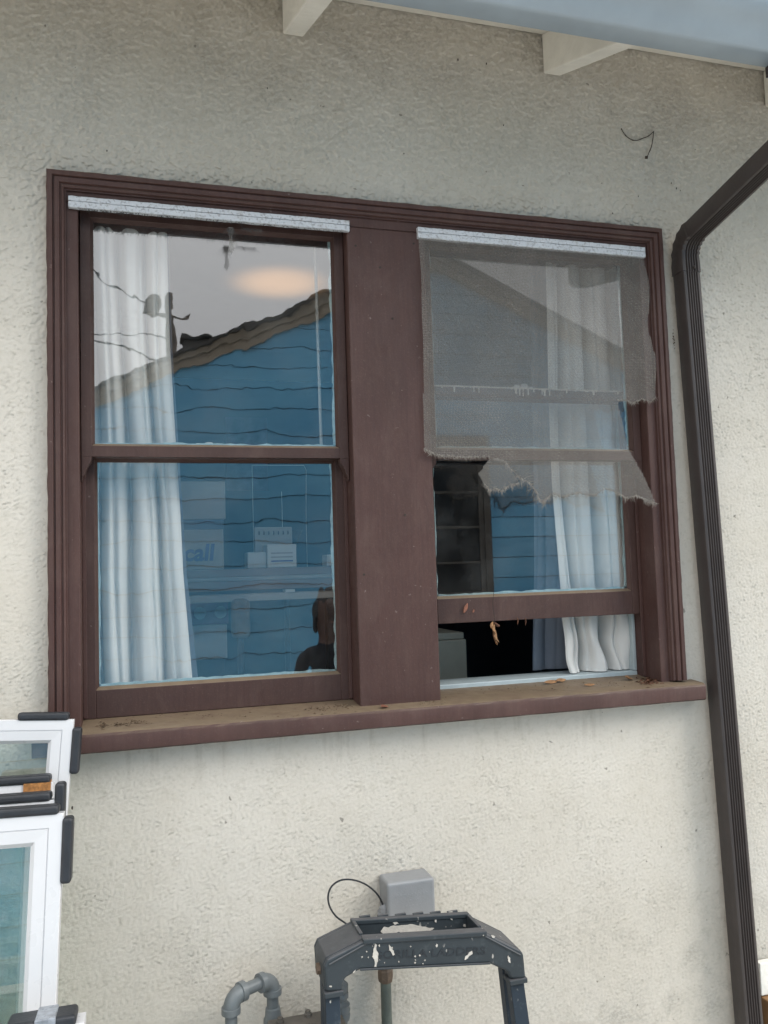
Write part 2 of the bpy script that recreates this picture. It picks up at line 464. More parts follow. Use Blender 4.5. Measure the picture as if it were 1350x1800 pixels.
def band(shape, dx, lam, width, ax, az, ang, seed):
    """band-passed random field: lumps of about lam metres, stretched ax : az"""
    r = np.random.default_rng(seed); f = np.fft.rfft2(r.standard_normal(shape))
    kx = np.fft.fftfreq(shape[0], dx)[:, None]; kz = np.fft.rfftfreq(shape[1], dx)[None, :]
    c, s_ = math.cos(ang), math.sin(ang)
    k = np.hypot((kx*c+kz*s_)*ax, (-kx*s_+kz*c)*az)+1e-6
    f *= np.exp(-(np.log(k*lam)/width)**2)
    h = np.fft.irfft2(f, s=shape); return h/h.std()

def stucco_height(X, Z, dx):
    """hand thrown stucco: soft swells, drawn-out sagging lumps higher up, sandy grain lower down"""
    sh = X.shape
    up = np.clip((Z-2.15)/.75, 0, 1)
    reg = .78+(.1+.5*up)*(vnoise(X*3.1+Z, Z*4.5, 9)-.4)+.45*vnoise(X*13, Z*16, 10)
    l1 = band(sh, dx, .032, .65, 1.35, .8, .30, 21); l2 = band(sh, dx, .017, .60, 1.25, .85, -.25, 22)
    l3 = band(sh, dx, .0095, .40, 1.15, .95, .1, 23); l4 = band(sh, dx, .0066, .3, 1, 1, 0, 24)
    cap = lambda q: np.where(q > 0, q, .45*q)            # rounded tops, shallow pits
    lump = reg*((.00010+.00056*up)*cap(l1)+(.00020+.00060*up)*cap(l2)+(.00054+.00026*up)*cap(l3)+.00044*l4)
    h = .0022*(vnoise(X*6, Z*8, 3)-.5)+.0012+lump
    # a few trowel scratches
    for (x0, z0, x1, z1) in ((.55, 3.07, .70, 3.12), (.60, 2.99, .74, 3.09), (.40, 3.02, .46, 3.06), (1.28, 2.98, 1.33, 3.02)):
        ex, ez = x1-x0, z1-z0; L = math.hypot(ex, ez)
        t = np.clip(((X-x0)*ex+(Z-z0)*ez)/L**2, 0, 1)
        dist = np.hypot(X-x0-t*ex, Z-z0-t*ez)
        h -= .0022*np.exp(-(dist/.0035)**2)
    return h, lump*(.7+.9*up)

def build_wall():
    hole = (.018, 1.582, 1.600, 2.852)
    dx = .0033
    xs = np.arange(-.30, 2.18, dx); zs = np.arange(.60, 3.42, dx)
    for arr, vals in ((xs, hole[:2]), (zs, hole[2:])):      # let grid lines run exactly along the opening
        for v in vals: arr[np.argmin(abs(arr-v))] = v
    X, Z = np.meshgrid(xs, zs, indexing='ij')
    Hh, sag = stucco_height(X, Z, dx)
    nx, nz = X.shape
    edge = np.minimum.reduce([abs(X-hole[0]), abs(X-hole[1])])*((Z > hole[2]-.01) & (Z < hole[3]+.01))+9*~((Z > hole[2]-.01) & (Z < hole[3]+.01))
    edz = np.minimum(abs(Z-hole[2]), abs(Z-hole[3]))*((X > hole[0]-.01) & (X < hole[1]+.01))+9*~((X > hole[0]-.01) & (X < hole[1]+.01))
    sag = np.where((edge < .002) | (edz < .002), 0, sag)
    co = np.stack([X, .0045-Hh, Z-sag], -1).reshape(-1, 3)
    i, j = np.meshgrid(np.arange(nx-1), np.arange(nz-1), indexing='ij')
    cx = (xs[:-1]+xs[1:])/2; cz = (zs[:-1]+zs[1:])/2
    keep = ~(((cx > hole[0]) & (cx < hole[1]))[:, None] & ((cz > hole[2]) & (cz < hole[3]))[None, :])
    i = i[keep]; j = j[keep]; a = i*nz+j
    F = np.stack([a, a+nz, a+nz+1, a+1], -1)
    # plain stretches of the same wall outside the picture and the returns of the opening
    extra = [((-4, .004, 0), (-.295, .004, 0), (-.295, .004, 3.42), (-4, .004, 3.42)),
             ((2.17, .004, 0), (6, .004, 0), (6, .004, 3.42), (2.17, .004, 3.42)),
             ((-.295, .004, 0), (2.17, .004, 0), (2.17, .004, .605), (-.295, .004, .605))]
    n0 = len(co); co = np.concatenate([co, np.array(extra).reshape(-1, 3)])
    F = np.concatenate([F, np.arange(n0, n0+12).reshape(3, 4)])
    me = bpy.data.meshes.new('wall')
    me.vertices.add(len(co)); me.vertices.foreach_set('co', co.astype(np.float32).ravel())
    me.loops.add(F.size); me.loops.foreach_set('vertex_index', F.astype(np.int32).ravel())
    me.polygons.add(len(F)); me.polygons.foreach_set('loop_start', np.arange(0, F.size, 4, dtype=np.int32))
    me.update(calc_edges=True); me.validate(); me.shade_smooth()
    return tag(link('wall', me, M['stucco']), kind='structure')
build_wall()

bm = bmesh.new()
for q in [(-60, -60, 60, 60)]:
    bm.faces.new([bm.verts.new(p) for p in ((-400, -400, -.012), (400, -400, -.012), (400, 400, -.012), (-400, 400, -.012))])
tag(finish('ground', bm, simple('dry_earth', (.38, .35, .29), .95, var=.2, scale=.7, bump=.01, bscale=8)), kind='structure')
bm = bmesh.new(); box(bm, -8, 10, -5.1, .0, -.1, 0)
tag(finish('path', bm, M['concrete']), kind='structure')

# room behind the window
RX0, RX1, RY1, RZ0, RZ1 = -1.5, 3.2, 3.4, .80, 3.20
for nm, b, m in (('room_floor', (RX0, RX1, .16, RY1, RZ0-.05, RZ0), 'floorwood'),
                 ('room_ceiling', (RX0, RX1, .16, RY1, RZ1, RZ1+.04), 'ceiling'),
                 ('room_back_wall', (RX0, RX1, RY1, RY1+.05, RZ0, RZ1), 'roomwall'),
                 ('room_left_wall', (RX0-.05, RX0, .16, RY1, RZ0, RZ1), 'roomwall'),
                 ('room_right_wall', (RX1, RX1+.05, .16, RY1, RZ0, RZ1), 'roomwall')):
    bm = bmesh.new(); box(bm, *b); tag(finish(nm, bm, M[m]), kind='structure')
bm = bmesh.new()
for b in ((RX0, .0, .02, .16, RZ0, 3.45), (1.6, RX1, .02, .16, RZ0, 3.45), (.0, 1.6, .02, .16, RZ0, 1.565), (.0, 1.6, .02, .16, 2.87, 3.45)):
    box(bm, *b)
tag(finish('room_window_wall', bm, M['roomwall']), kind='structure')

# ------------------------------------------------------------------ eaves
SL = .39
roof = empty('eaves', (0, 0, 3.4)); tag(roof, 'white painted roof overhang with exposed rafter tails above the stucco wall', 'roof eaves')
def child(name, bm, m, parent, **kw):
    off = parent.location.copy() if parent else Vector()
    for v in bm.verts: v.co -= off
    return finish(name, bm, m, parent, **kw)
# sloping soffit boards, one by one, running along the wall
zw = 3.398
wb = .088
k = 0
y = .0
while y > -.47:
    y1 = max(y-wb, -.475)
    bm = bmesh.new()
    a = (y-.0012, zw+SL*(y-.0012)); b = (y1+.0012, zw+SL*(y1+.0012))
    prism(bm, [a, b, (b[0], b[1]+.02), (a[0], a[1]+.02)], 'x', -3.5, 5.5)
    child('soffit_board', bm, M['white'], roof, bevel=.002); y = y1
bm = bmesh.new()
prism(bm, [(.35, zw+.04+SL*.35), (-.50, zw+.024-SL*.50), (-.50, zw+.05-SL*.50), (.35, zw+.07+SL*.35)], 'x', -3.5, 5.5)
child('roof_deck', bm, M['shingle'], roof)
for x in (-.885, -.168, .549, 1.266, 1.996, 2.71):
    bm = bmesh.new()
    w = .052
    prism(bm, [(-.002, 3.285), (-.405, 3.285-SL*.405), (-.405, zw-SL*.405-.001), (-.002, zw-.001)], 'x', x, x+w)
    child('rafter', bm, M['white'], roof, bevel=.004)
bm = bmesh.new(); box(bm, -3.5, 5.5, -.418, -.402, 3.118, 3.236); child('fascia', bm, M['white'], roof, bevel=.003)

gutter = empty('gutter', (0, -.45, 3.1)); tag(gutter, 'blue grey metal rain gutter along the eaves', 'gutter')
prof = [(-.420, 3.100), (-.466, 3.100), (-.474, 3.106), (-.486, 3.128), (-.508, 3.150), (-.528, 3.168), (-.534, 3.186), (-.534, 3.206), (-.545, 3.210), (-.547, 3.224), (-.541, 3.228), (-.538, 3.224), (-.528, 3.204), (-.527, 3.186), (-.520, 3.172), (-.482, 3.132), (-.464, 3.104), (-.424, 3.104), (-.424, 3.23), (-.420, 3.23)]
bm = bmesh.new(); prism(bm, prof, 'x', -3.6, 5.6); child('trough', bm, M['gutter'], gutter, smooth=True)
bm = bmesh.new(); box(bm, 1.622, 1.696, -.466, -.418, 3.075, 3.1005); child('outlet', bm, M['downspout'], gutter, bevel=.002)

# ------------------------------------------------------------------ downspout
ds = empty('downspout', (1.66, -.04, 0)); tag(ds, 'dark bronze ribbed downspout running down the wall to the right of the window', 'downspout')
def ribbed(w, d, ribs=5):
    """outline of a corrugated rectangular pipe; front is -v"""
    pts = []
    rr = .006
    pts += [(-w/2, d/2-rr), (-w/2, -d/2+rr), (-w/2+.0018, -d/2+.0018), (-w/2+rr, -d/2)]
    x0, x1 = -w/2+rr+.003, w/2-rr-.003
    st = (x1-x0)/ribs
    for i in range(ribs):
        a = x0+i*st
        pts += [(a, -d/2), (a+st*.22, -d/2+.0042), (a+st*.55, -d/2+.0042), (a+st*.78, -d/2)]
    pts += [(w/2-rr, -d/2), (w/2-.0018, -d/2+.0018), (w/2, -d/2+rr), (w/2, d/2-rr), (w/2-.0018, d/2-.0018), (w/2-rr, d/2), (-w/2+rr, d/2), (-w/2+.0018, d/2-.0018)]
    return pts
XT, XB = 1.6580, 1.7190      # pipe axis leans a little
def axx(z): return XT+(XB-XT)*(2.77-z)/(2.77-.75)
W_, D_ = .056, .050
U = Vector((1, 0, 0)); V = Vector((0, 1, 0))
bm = bmesh.new()
sweep(bm, ribbed(W_, D_), [(Vector((axx(z), -.040, z)), U, V) for z in (2.755, 2.0, 1.3, .7, .12)])
child('lower_pipe', bm, M['downspout'], ds, smooth=True)
bm = bmesh.new()
fr = []
ctr = []
for z in (2.738, 2.765): ctr.append((Vector((axx(z), -.040, z)), 0.0))
for i in range(9):
    a = R(78)*i/8
    rad = .060
    ctr.append((Vector((1.659, -.040-rad*(1-math.cos(a)), 2.785+rad*math.sin(a))), a))
for i, (c, a) in enumerate(ctr):
    v = Vector((0, math.cos(a), math.sin(a)))
    g = 1.08 if i < 2 else (1.10 if i % 2 else 1.02)
    fr.append((c, U*g, v*g))
sweep(bm, ribbed(W_, D_), fr)
child('elbow', bm, M['downspout'], ds, smooth=True)
bm = bmesh.new()
c, a = ctr[-1]; d = Vector((0, -math.sin(a), math.cos(a))); v = Vector((0, math.cos(a), math.sin(a)))
L = (.44-abs(c.y))/abs(d.y)
sweep(bm, ribbed(W_, D_), [(c-d*.004, U, v), (c+d*L*.5, U, v), (c+d*L, U, v)])
child('upper_pipe', bm, M['downspout'], ds, smooth=True)
bm = bmesh.new(); e = c+d*L
sweep(bm, ribbed(W_, D_), [(e-d*.01, U, v), (e+d*.012+Vector((0, 0, .01)), U, (v+V).normalized()), (Vector((e.x, -.442, 3.05)), U, V), (Vector((e.x, -.442, 3.09)), U, V)])
child('upper_elbow', bm, M['downspout'], ds, smooth=True)
for z, dx in ((2.748, .006), (2.748, -.2)):
    if dx < -.1: continue
    bm = bmesh.new(); lathe(bm, [(.0, -.0735), (.003, -.0725), (.0045, -.070), (.0045, -.066)], (axx(z)+dx, 0, z), 'y', 8); child('screw', bm, M['downspout'], ds, smooth=True)

# ================================================================== WINDOW
XW, ZT, ZB = 1.6, 2.870, 1.618
win = empty('double_window', (0.8, 0, ZB))
tag(win, 'pair of old double hung sash windows in a dark brown painted frame', 'window')
def wchild(name, bm, m, parent=None, **kw):
    return child(name, bm, m, win, **kw)
# mitred picture moulding
prof = [(0, .006), (0, -.024), (.002, -.0265), (.012, -.0265), (.0135, -.0205), (.0155, -.0205), (.017, -.0245), (.0265, -.0225), (.028, -.0165), (.030, -.0165), (.0315, -.0185), (.036, -.0165), (.0375, -.010), (.040, -.0095), (.040, .006)]
def moulding(kind):
    bm = bmesh.new()
    if kind == 'left': ends = (lambda u, y: (u, y, ZB+.006), lambda u, y: (u, y, ZT-u))
    elif kind == 'right': ends = (lambda u, y: (XW-u, y, ZB+.006), lambda u, y: (XW-u, y, ZT-u))
    else: ends = (lambda u, y: (u, y, ZT-u), lambda u, y: (XW-u, y, ZT-u))
    N = 60
    rings = []
    for i in range(N+1):
        s = i/N
        ring = []
        for u, y in prof:
            p = Vector(ends[0](u, y)).lerp(Vector(ends[1](u, y)), s)
            if u == 0 and 0 < i < N:   # wavering hand-painted outer edge
                off = .0022*(random.random()-.5)
                if kind == 'head': p.z += off
                else: p.x += off
            ring.append(bm.verts.new(p))
        rings.append(ring)
    n = len(prof)
    for A, B in zip(rings, rings[1:]):
        for k in range(n): bm.faces.new([A[k], A[(k+1) % n], B[(k+1) % n], B[k]])
    bm.faces.new(rings[0][::-1]); bm.faces.new(rings[-1])
    return wchild('head_casing' if kind == 'head' else 'side_casing', bm, M['brown'], smooth=True)
for k in ('left', 'right', 'head'): moulding(k)
O1, O2 = (.065, .697), (.903, 1.535)       # clear openings
ZH = 2.806
def wbox(name, b, m='brown', bevel=.0025):
    bm = bmesh.new(); box(bm, *b); return wchild(name, bm, M[m], bevel=bevel)
wbox('side_jamb', (.016, O1[0], -.003, .150, 1.60, ZH))
wbox('side_jamb', (O2[1], 1.584, -.003, .150, 1.60, ZH))
wbox('head_jamb', (.016, 1.584, -.004, .150, ZH, 2.856))
wbox('mullion', (O1[1], O2[0], -.006, .150, 1.60, ZH-.0005), bevel=.0035)
for O in (O1, O2):
    for x0, x1 in ((O[0]+.0003, O[0]+.009), (O[1]-.009, O[1]-.0003)):
        wbox('parting_bead', (x0, x1, .0635, .0685, 1.63, ZH-.001), bevel=.001)
for px_, py_ in ((625, 432), (727, 428), (668, 470), (640, 1010), (712, 905), (690, 560)):
    c = at(px_, py_, -.006); bm = bmesh.new()
    lathe(bm, [(.0030, -.0004), (.0026, -.0010), (.0010, -.0006)], (c.x, -.006, c.z), 'y', 8); wchild('nail_head', bm, M['twig'])
# sill with a worn nosing
bm = bmesh.new()
pl = [(.150, 1.560), (-.002, 1.566), (-.050, 1.573), (-.055, 1.577), (-.0565, 1.609), (-.0535, 1.6145), (-.046, 1.6172), (.0, 1.6208), (.150, 1.6315)]
N = 80; rings = []
for i in range(N+1):
    x = -.03+(1.634+.03)*i/N
    rings.append([bm.verts.new((x, y+(.0007*(random.random()-.5) if y < -.04 else 0), z+(.0007*(random.random()-.5) if y < -.04 else 0))) for y, z in pl])
for A, B in zip(rings, rings[1:]):
    for k in range(len(pl)): bm.faces.new([A[k], A[(k+1) % len(pl)], B[(k+1) % len(pl)], B[k]])
bm.faces.new(rings[0][::-1]); bm.faces.new(rings[-1])
wchild('sill', bm, M['brown'], smooth=True)
for O in (O1, O2):
    wbox('inner_stool', (O[0]+.0005, O[1]-.0005, .108, .21, 1.618, 1.6395), 'stool', .002)
    for x0, x1 in ((O[0]+.0003, O[0]+.010), (O[1]-.010, O[1]-.0003)):
        wbox('inner_stop', (x0, x1, .1085, .135, 1.6400, ZH-.001), 'stool', .002)

def jag(n, amp, lo=.0):
    v = [0.0]*n; a = 0
    for i in range(n):
        a = .55*a + (random.random()-.4)*amp; v[i] = max(lo, a+amp*.4)
    return v

def make_sash(O, z0, z1, y0, stile, top, bot, glass, pane_y, horn=False, putty_sides='lrb'):
    x0, x1 = O[0]+.002, O[1]-.002
    y1 = y0+.034
    bm = bmesh.new()
    box(bm, x0, x0+stile, y0, y1, z0, z1); box(bm, x1-stile, x1, y0, y1, z0, z1)
    box(bm, x0+stile, x1-stile, y0+.0006, y1-.0006, z1-top, z1-.0006); box(bm, x0+stile, x1-stile, y0+.0006, y1-.0006, z0+.0006, z0+bot)
    if horn:
        for s, xa in ((1, x0), (-1, x1)):
            poly = [(0, 0), (stile, 0), (stile-.001, -.006), (stile*.88, -.013), (stile*.66, -.019), (stile*.46, -.029), (stile*.32, -.040), (stile*.12, -.047), (stile*.06, -.054), (0, -.056)]
            poly = [(xa+s*a, z0+b) for a, b in poly]
            prism(bm, poly, 'y', y0+.0004, y1-.004)
    s = wchild('sash', bm, M['sash'], bevel=.0015)
    gx0, gx1, gz0, gz1 = x0+stile, x1-stile, z0+bot, z1-top
    off = win.location
    bm = bmesh.new()
    box(bm, gx0-.003, gx1+.003, pane_y, pane_y+.003, gz0-.003, gz1+.003)
    for v in bm.verts: v.co -= off
    p = finish('pane', bm, [M[glass], M['glass_edge']], s)
    for f in p.data.polygons: f.material_index = 0 if f.normal.y < -.5 else 1
    # brown putty bevel all round
    bm = bmesh.new(); d = .0065; yb = pane_y-.0004; yf = y0+.004
    c = [(gx0, gz0), (gx1, gz0), (gx1, gz1), (gx0, gz1)]; ci = [(gx0+d, gz0+d), (gx1-d, gz0+d), (gx1-d, gz1-d), (gx0+d, gz1-d)]
    A = [bm.verts.new((x, yf, z)) for x, z in c]; B = [bm.verts.new((x, yb, z)) for x, z in ci]; Cc = [bm.verts.new((x, yb, z)) for x, z in c]
    for i in range(4):
        j = (i+1) % 4
        bm.faces.new([A[i], A[j], B[j], B[i]]); bm.faces.new([B[i], B[j], Cc[j], Cc[i]]); bm.faces.new([A[i], Cc[i], Cc[j], A[j]])
    for v in bm.verts: v.co -= off
    finish('putty', bm, M['sash'], s)
    # ragged pale blue paint on the glass behind the putty
    bm = bmesh.new(); yp = pane_y+.0045
    def strip(p, q, inward, base, amp):
        n = 46; jv = jag(n+1, amp)
        p = Vector(p); q = Vector(q); w = Vector(inward); pr = None
        for i in range(n+1):
            a = p.lerp(q, i/n); b = a + w*(base+jv[i])
            cur = [bm.verts.new((a.x, yp, a.y)), bm.verts.new((b.x, yp, b.y)), bm.verts.new((a.x, yp+.004, a.y)), bm.verts.new((b.x, yp+.003, b.y))]
            if pr:
                bm.faces.new([pr[0], cur[0], cur[1], pr[1]]); bm.faces.new([pr[1], cur[1], cur[3], pr[3]]); bm.faces.new([pr[2], pr[3], cur[3], cur[2]])
            pr = cur
    if 'l' in putty_sides: strip((gx0, gz0), (gx0, gz1), (1, 0), .0075, .0035)
    if 'r' in putty_sides: strip((gx1, gz0), (gx1, gz1), (-1, 0), .0070, .0045)
    if 'b' in putty_sides: strip((gx0, gz0), (gx1, gz0), (0, 1), .0085, .0040)
    for v in bm.verts: v.co -= off
    finish('paint_smear', bm, M['putty'], s)
    return s
UP, LW = .0300, .0715
ST = .0225
make_sash(O1, 2.225, ZH-.001, UP, ST, .0160, .026, 'glass_wavy', UP+.016, True, 'rb')
make_sash(O2, 2.225, ZH-.001, UP, ST, .0160, .026, 'glass_flat', UP+.016, True, 'lrb')
s1 = make_sash(O1, 1.6262, 2.256, LW, ST+.003, .030, .0645, 'glass_rip', LW+.016, False, 'lrb')
RAISE = .172
s2 = make_sash(O2, 1.6285+RAISE, 2.256+RAISE, LW, ST+.003, .030, .0650, 'glass_flat', LW+.016, False, 'lrb')
# sash locks on the inner sashes
for s, x, z in ((s1, .352, 2.2565), (s2, 1.205, 2.2565+RAISE)):
    bm = bmesh.new()
    box(bm, x-.030, x+.030, .078, .100, z, z+.005)
    lathe(bm, [(.001, .015), (.010, .013), (.012, .005), (.013, .0)], (x+.006, .089, z), 'z', 12)
    box(bm, x-.026, x-.010, .082, .090, z+.005, z+.011)
    for v in bm.verts: v.co -= win.location
    finish('sash_lock', bm, M['paper'], s, bevel=.002)
# paint drips on the raised inner meeting rail
bm = bmesh.new()
zt = 2.256+RAISE
for x, w, h in [(.94+random.random()*.56, .0015+random.random()*.004, .004+random.random()**2*.022) for _ in range(22)]+[(1.19, .003, .022), (1.20, .002, .024), (1.215, .003, .02), (1.28, .003, .020), (1.07, .0025, .018)]:
    y = LW-.0012
    prism(bm, [(x-w, zt), (x+w, zt), (x+w*.5, zt-h*.5), (x+w*.55, zt-h*.9), (x, zt-h), (x-w*.55, zt-h*.9), (x-w*.5, zt-h*.5)], 'y', y, y+.002)
box(bm, .936, 1.502, LW-.001, LW+.02, zt-.003, zt+.0006)
for v in bm.verts: v.co -= win.location
finish('paint_drips', bm, M['splash'], s2)
# metal screen tracks
def track(x0, x1, z0, z1):
    bm = bmesh.new()
    yb = -.0045
    zm = (z0+z1)/2+.001
    pl = [(yb, z1), (yb-.011, z1), (yb-.0125, z1-.001), (yb-.0125, zm+.0008), (yb-.0090, zm+.0004), (yb-.0090, zm-.0004), (yb-.0125, zm-.0008), (yb-.0125, z0+.001), (yb-.011, z0), (yb, z0)]
    N = 90; rings = []
    for i in range(N+1):
        x = x0+(x1-x0)*i/N
        rings.append([bm.verts.new((x, y+(random.random()-.5)*.0007, z+(random.random()-.5)*.0014)) for y, z in pl])
    for A, B in zip(rings, rings[1:]):
        for k in range(len(pl)): bm.faces.new([A[k], A[(k+1) % len(pl)], B[(k+1) % len(pl)], B[k]])
    bm.faces.new(rings[0][::-1]); bm.faces.new(rings[-1])
    return wchild('screen_track', bm, M['strip'])
track(.046, .702, 2.789, 2.8155); track(.882, 1.547, 2.787, 2.8155)

# ================================================================== TORN SCREEN
def inside(poly, x, y):
    c = False; j = len(poly)-1
    for i in range(len(poly)):
        xi, yi = poly[i]; xj, yj = poly[j]
        if (yi > y) != (yj > y) and x < (xj-xi)*(y-yi)/(yj-yi)+xi: c = not c
        j = i
    return c
YS = -.0185
def xz(q): p = at(q[0], q[1], YS); return (p.x, p.z)
scr_px = [(737, 414), (1132, 444), (1137, 520), (1138, 580), (1146, 640), (1150, 700), (1142, 708), (1128, 703), (1112, 711), (1098, 704), (1086, 705), (1095, 745), (1108, 795), (1125, 835), (1145, 889), (1130, 884), (1110, 874), (1091, 879), (1070, 864), (1054, 860), (1040, 874), (1010, 868), (985, 876), (966, 868), (955, 880), (944, 884), (938, 866), (927, 851), (908, 841), (886, 813), (862, 809), (855, 803), (820, 807), (790, 801), (770, 802), (750, 794), (747, 790), (743, 600)]
scr = [xz(q) for q in scr_px]
def scr_y(x, z):
    y = YS + .0035*math.sin(x*21+z*9)+.002*math.sin(z*37)
    e = max(0, (x-1.46)/.09); y -= .010*e*e*(1+.6*math.sin(z*26))
    if z < 2.27: y -= .16*(2.27-z)*(.4+.9*max(0, x-.95))
    if z > 2.72: y = y*(2.79-z)/.07+(-.013)*(1-(2.79-z)/.07) if z < 2.79 else -.013
    return y
screen = empty('insect_screen', (1.21, YS, 2.79))
tag(screen, 'torn grey insect screen hanging ragged from the strip over the right window', 'insect screen')
def sheet(poly, name, st=.0042, yo=0.0, parent=screen, m='screen'):
    xs0 = min(p[0] for p in poly); xs1 = max(p[0] for p in poly); zs0 = min(p[1] for p in poly); zs1 = max(p[1] for p in poly)
    bm = bmesh.new(); V_ = {}
    nx = int((xs1-xs0)/st)+1; nz = int((zs1-zs0)/st)+1
    def gv(i, j):
        if (i, j) not in V_:
            x = xs0+i*st; z = zs0+j*st
            V_[i, j] = bm.verts.new((x, scr_y(x, z)+yo, z))
        return V_[i, j]
    for i in range(nx):
        for j in range(nz):
            if inside(poly, xs0+(i+.5)*st, zs0+(j+.5)*st):
                bm.faces.new([gv(i, j), gv(i+1, j), gv(i+1, j+1), gv(i, j+1)])
    return child(name, bm, M[m], parent, smooth='all')
sheet(scr, 'mesh_sheet')
flap = [xz(q) for q in [(838, 834), (846, 822), (858, 808), (872, 806), (886, 811), (908, 852), (890, 856), (878, 866), (864, 863), (855, 866), (847, 851)]]
sheet(flap, 'folded_flap', yo=-.004)
def strands(poly_px, name, n, lmin, lmax, yo=-.001, m='fibre', ang=.5, parent=screen, r=.00045, base=-math.pi/2, group=None):
    bm = bmesh.new()
    P = [xz(q) for q in poly_px]
    seg = [math.dist(P[i], P[i+1]) for i in range(len(P)-1)]; tot = sum(seg)
    for _ in range(n):
        t = random.random()*tot
        for i, s in enumerate(seg):
            if t <= s: break
            t -= s
        x = P[i][0]+(P[i+1][0]-P[i][0])*t/seg[i]; z = P[i][1]+(P[i+1][1]-P[i][1])*t/seg[i]
        z += random.random()*.004
        L = lmin+(lmax-lmin)*random.random()**2.2; a = base+random.gauss(0, ang); bend = random.gauss(0, .5)
        pts = []
        for k in range(4):
            f = k/3; aa = a+bend*f
            pts.append((x+math.cos(aa)*L*f, scr_y(x, z)+yo-random.random()*.0008-f*.002, z+math.sin(aa)*L*f))
        tube(bm, pts, [r, r*.9, r*.7, r*.3], 3, cap=False)
    if parent: o = child(name, bm, M[m], parent)
    else: o = finish(name, bm, M[m])
    o['kind'] = 'stuff'; return o
strands([(745, 790), (770, 800), (820, 804), (858, 803)], 'frayed_edge', 260, .004, .018)
strands([(886, 814), (908, 841), (927, 851), (938, 866), (944, 884), (955, 880), (966, 868)], 'frayed_edge', 230, .006, .030, ang=.7)
strands([(966, 868), (985, 874), (1010, 867), (1040, 872), (1054, 860), (1070, 864), (1091, 877), (1110, 873), (1145, 887)], 'frayed_edge', 380, .004, .019)
strands([(846, 851), (855, 864), (864, 862), (878, 864), (890, 856), (906, 852)], 'frayed_edge', 200, .004, .020, yo=-.006, ang=.8)
strands([(1086, 704), (1098, 703), (1112, 709), (1128, 702), (1142, 707), (1150, 699)], 'frayed_edge', 90, .004, .016)
strands([(908, 841), (938, 866)], 'frayed_edge', 26, .02, .05, m='fibre_dark', ang=.35, base=-2.0)
# remnant left under the other track
rem = empty('screen_remnant', (.38, -.012, 2.79)); tag(rem, 'dark frayed remnant of screen dangling over the top of the left window pane', 'screen scrap')
YS_save = scr_y
scr_y = lambda x, z: -.010
strands([(140, 366), (300, 378), (420, 388), (600, 402)], 'frayed_edge', 420, .004, .013, m='fibre_dark', ang=.7, parent=rem, r=.0006)
strands([(400, 400), (412, 402)], 'hanging_tuft', 34, .016, .036, m='fibre_dark', ang=.25, parent=rem, r=.0004, base=-1.75)
strands([(425, 400), (462, 404)], 'frayed_edge', 40, .008, .02, m='fibre_dark', ang=.5, parent=rem, r=.0004)
sheet([(lambda p: (p.x, p.z))(at(a_, b_, -.012)) for a_, b_ in ((401, 398), (411, 399), (409, 418), (412, 436), (407, 447), (402, 440), (404, 420))], 'torn_scrap', st=.0025, parent=rem, m='screen')
scr_y = YS_save

# ================================================================== CURTAINS
def curtain(name, label, xl_, xr_, z0, z1, y0, amp, folds, m, seed, bunch=0.0, group=None):
    xl, xr = xl_, xr_
    rnd = np.random.default_rng(seed)
    nu, nv = 150, 110
    bm = bmesh.new(); g = []
    ph = rnd.random(6)*6.28
    for j in range(nv+1):
        z = z0+(z1-z0)*j/nv; row = []
        for i in range(nu+1):
            u = i/nu
            x = xl(z)+(xr(z)-xl(z))*u
            w = u+.035*math.sin(3*u+ph[0])+.012*math.sin(z*5+ph[1]+u*7)
            v1 = (1-abs(math.sin(math.pi*folds*w+ph[2]+.25*math.sin(z*3.1+ph[3]))))**1.9       # rounded fronts, deep narrow valleys
            v2 = (1-abs(math.sin(math.pi*folds*1.7*w+ph[4]+.5*math.sin(z*2.2+u*5))))**2.5
            y = y0-amp+3.2*amp*v1+.8*amp*v2+.004*math.sin(u*6+z*4+ph[5])
            f = max(0, (1.86-z)/.24)
            if bunch and f > 0:
                y += bunch*f*(.8*math.sin(u*17+z*26)+.6*math.sin(u*9-z*38+1.3)); x += bunch*.5*f*math.sin(z*44+u*11)
            row.append(bm.verts.new((x, y, z)))
        g.append(row)
    for j in range(nv):
        for i in range(nu):
            bm.faces.new([g[j][i], g[j][i+1], g[j+1][i+1], g[j+1][i]])
    o = finish(name, bm, M[m], smooth='all')
    tag(o, label, 'curtain', group); return o
def lerp_tab(tab):
    zs = [t[0] for t in tab]; vs = [t[1] for t in tab]
    return lambda z: float(np.interp(z, zs, vs))
curtain('curtain', 'pale gathered curtain hanging behind the left window panes', lambda z: -.10, lerp_tab([(1.3, .335), (1.697, .312), (1.95, .294), (2.105, .289), (2.3, .280), (2.536, .270), (2.83, .266), (3.0, .264)]), 1.42, 3.0, .142, .019, 6.3, 'curtain', 3)
curtain('curtain_lining', 'thin blue grey lining showing past the left curtain edge', lambda z: -.08, lerp_tab([(1.3, .36), (1.697, .331), (1.95, .308), (2.105, .300), (2.536, .280), (2.83, .274), (3.0, .27)]), 1.42, 3.0, .240, .006, 4.2, 'lining', 5)
curtain('curtain', 'pale curtain bunched on the inner sill at the right side of the right window', lerp_tab([(1.64, 1.337), (1.73, 1.323), (1.93, 1.315), (2.175, 1.304), (2.42, 1.304), (2.79, 1.313), (3.0, 1.315)]), lambda z: 1.70, 1.6420, 3.0, .142, .018, 4.6, 'curtain', 11, .012)
curtain('curtain_lining', 'dark blue grey lining edge left of the right curtain', lerp_tab([(1.64, 1.276), (1.73, 1.280), (1.93, 1.292), (2.175, 1.300), (2.42, 1.306), (2.79, 1.32), (3.0, 1.32)]), lambda z: 1.69, 1.6420, 3.0, .240, .006, 4.0, 'lining', 12)
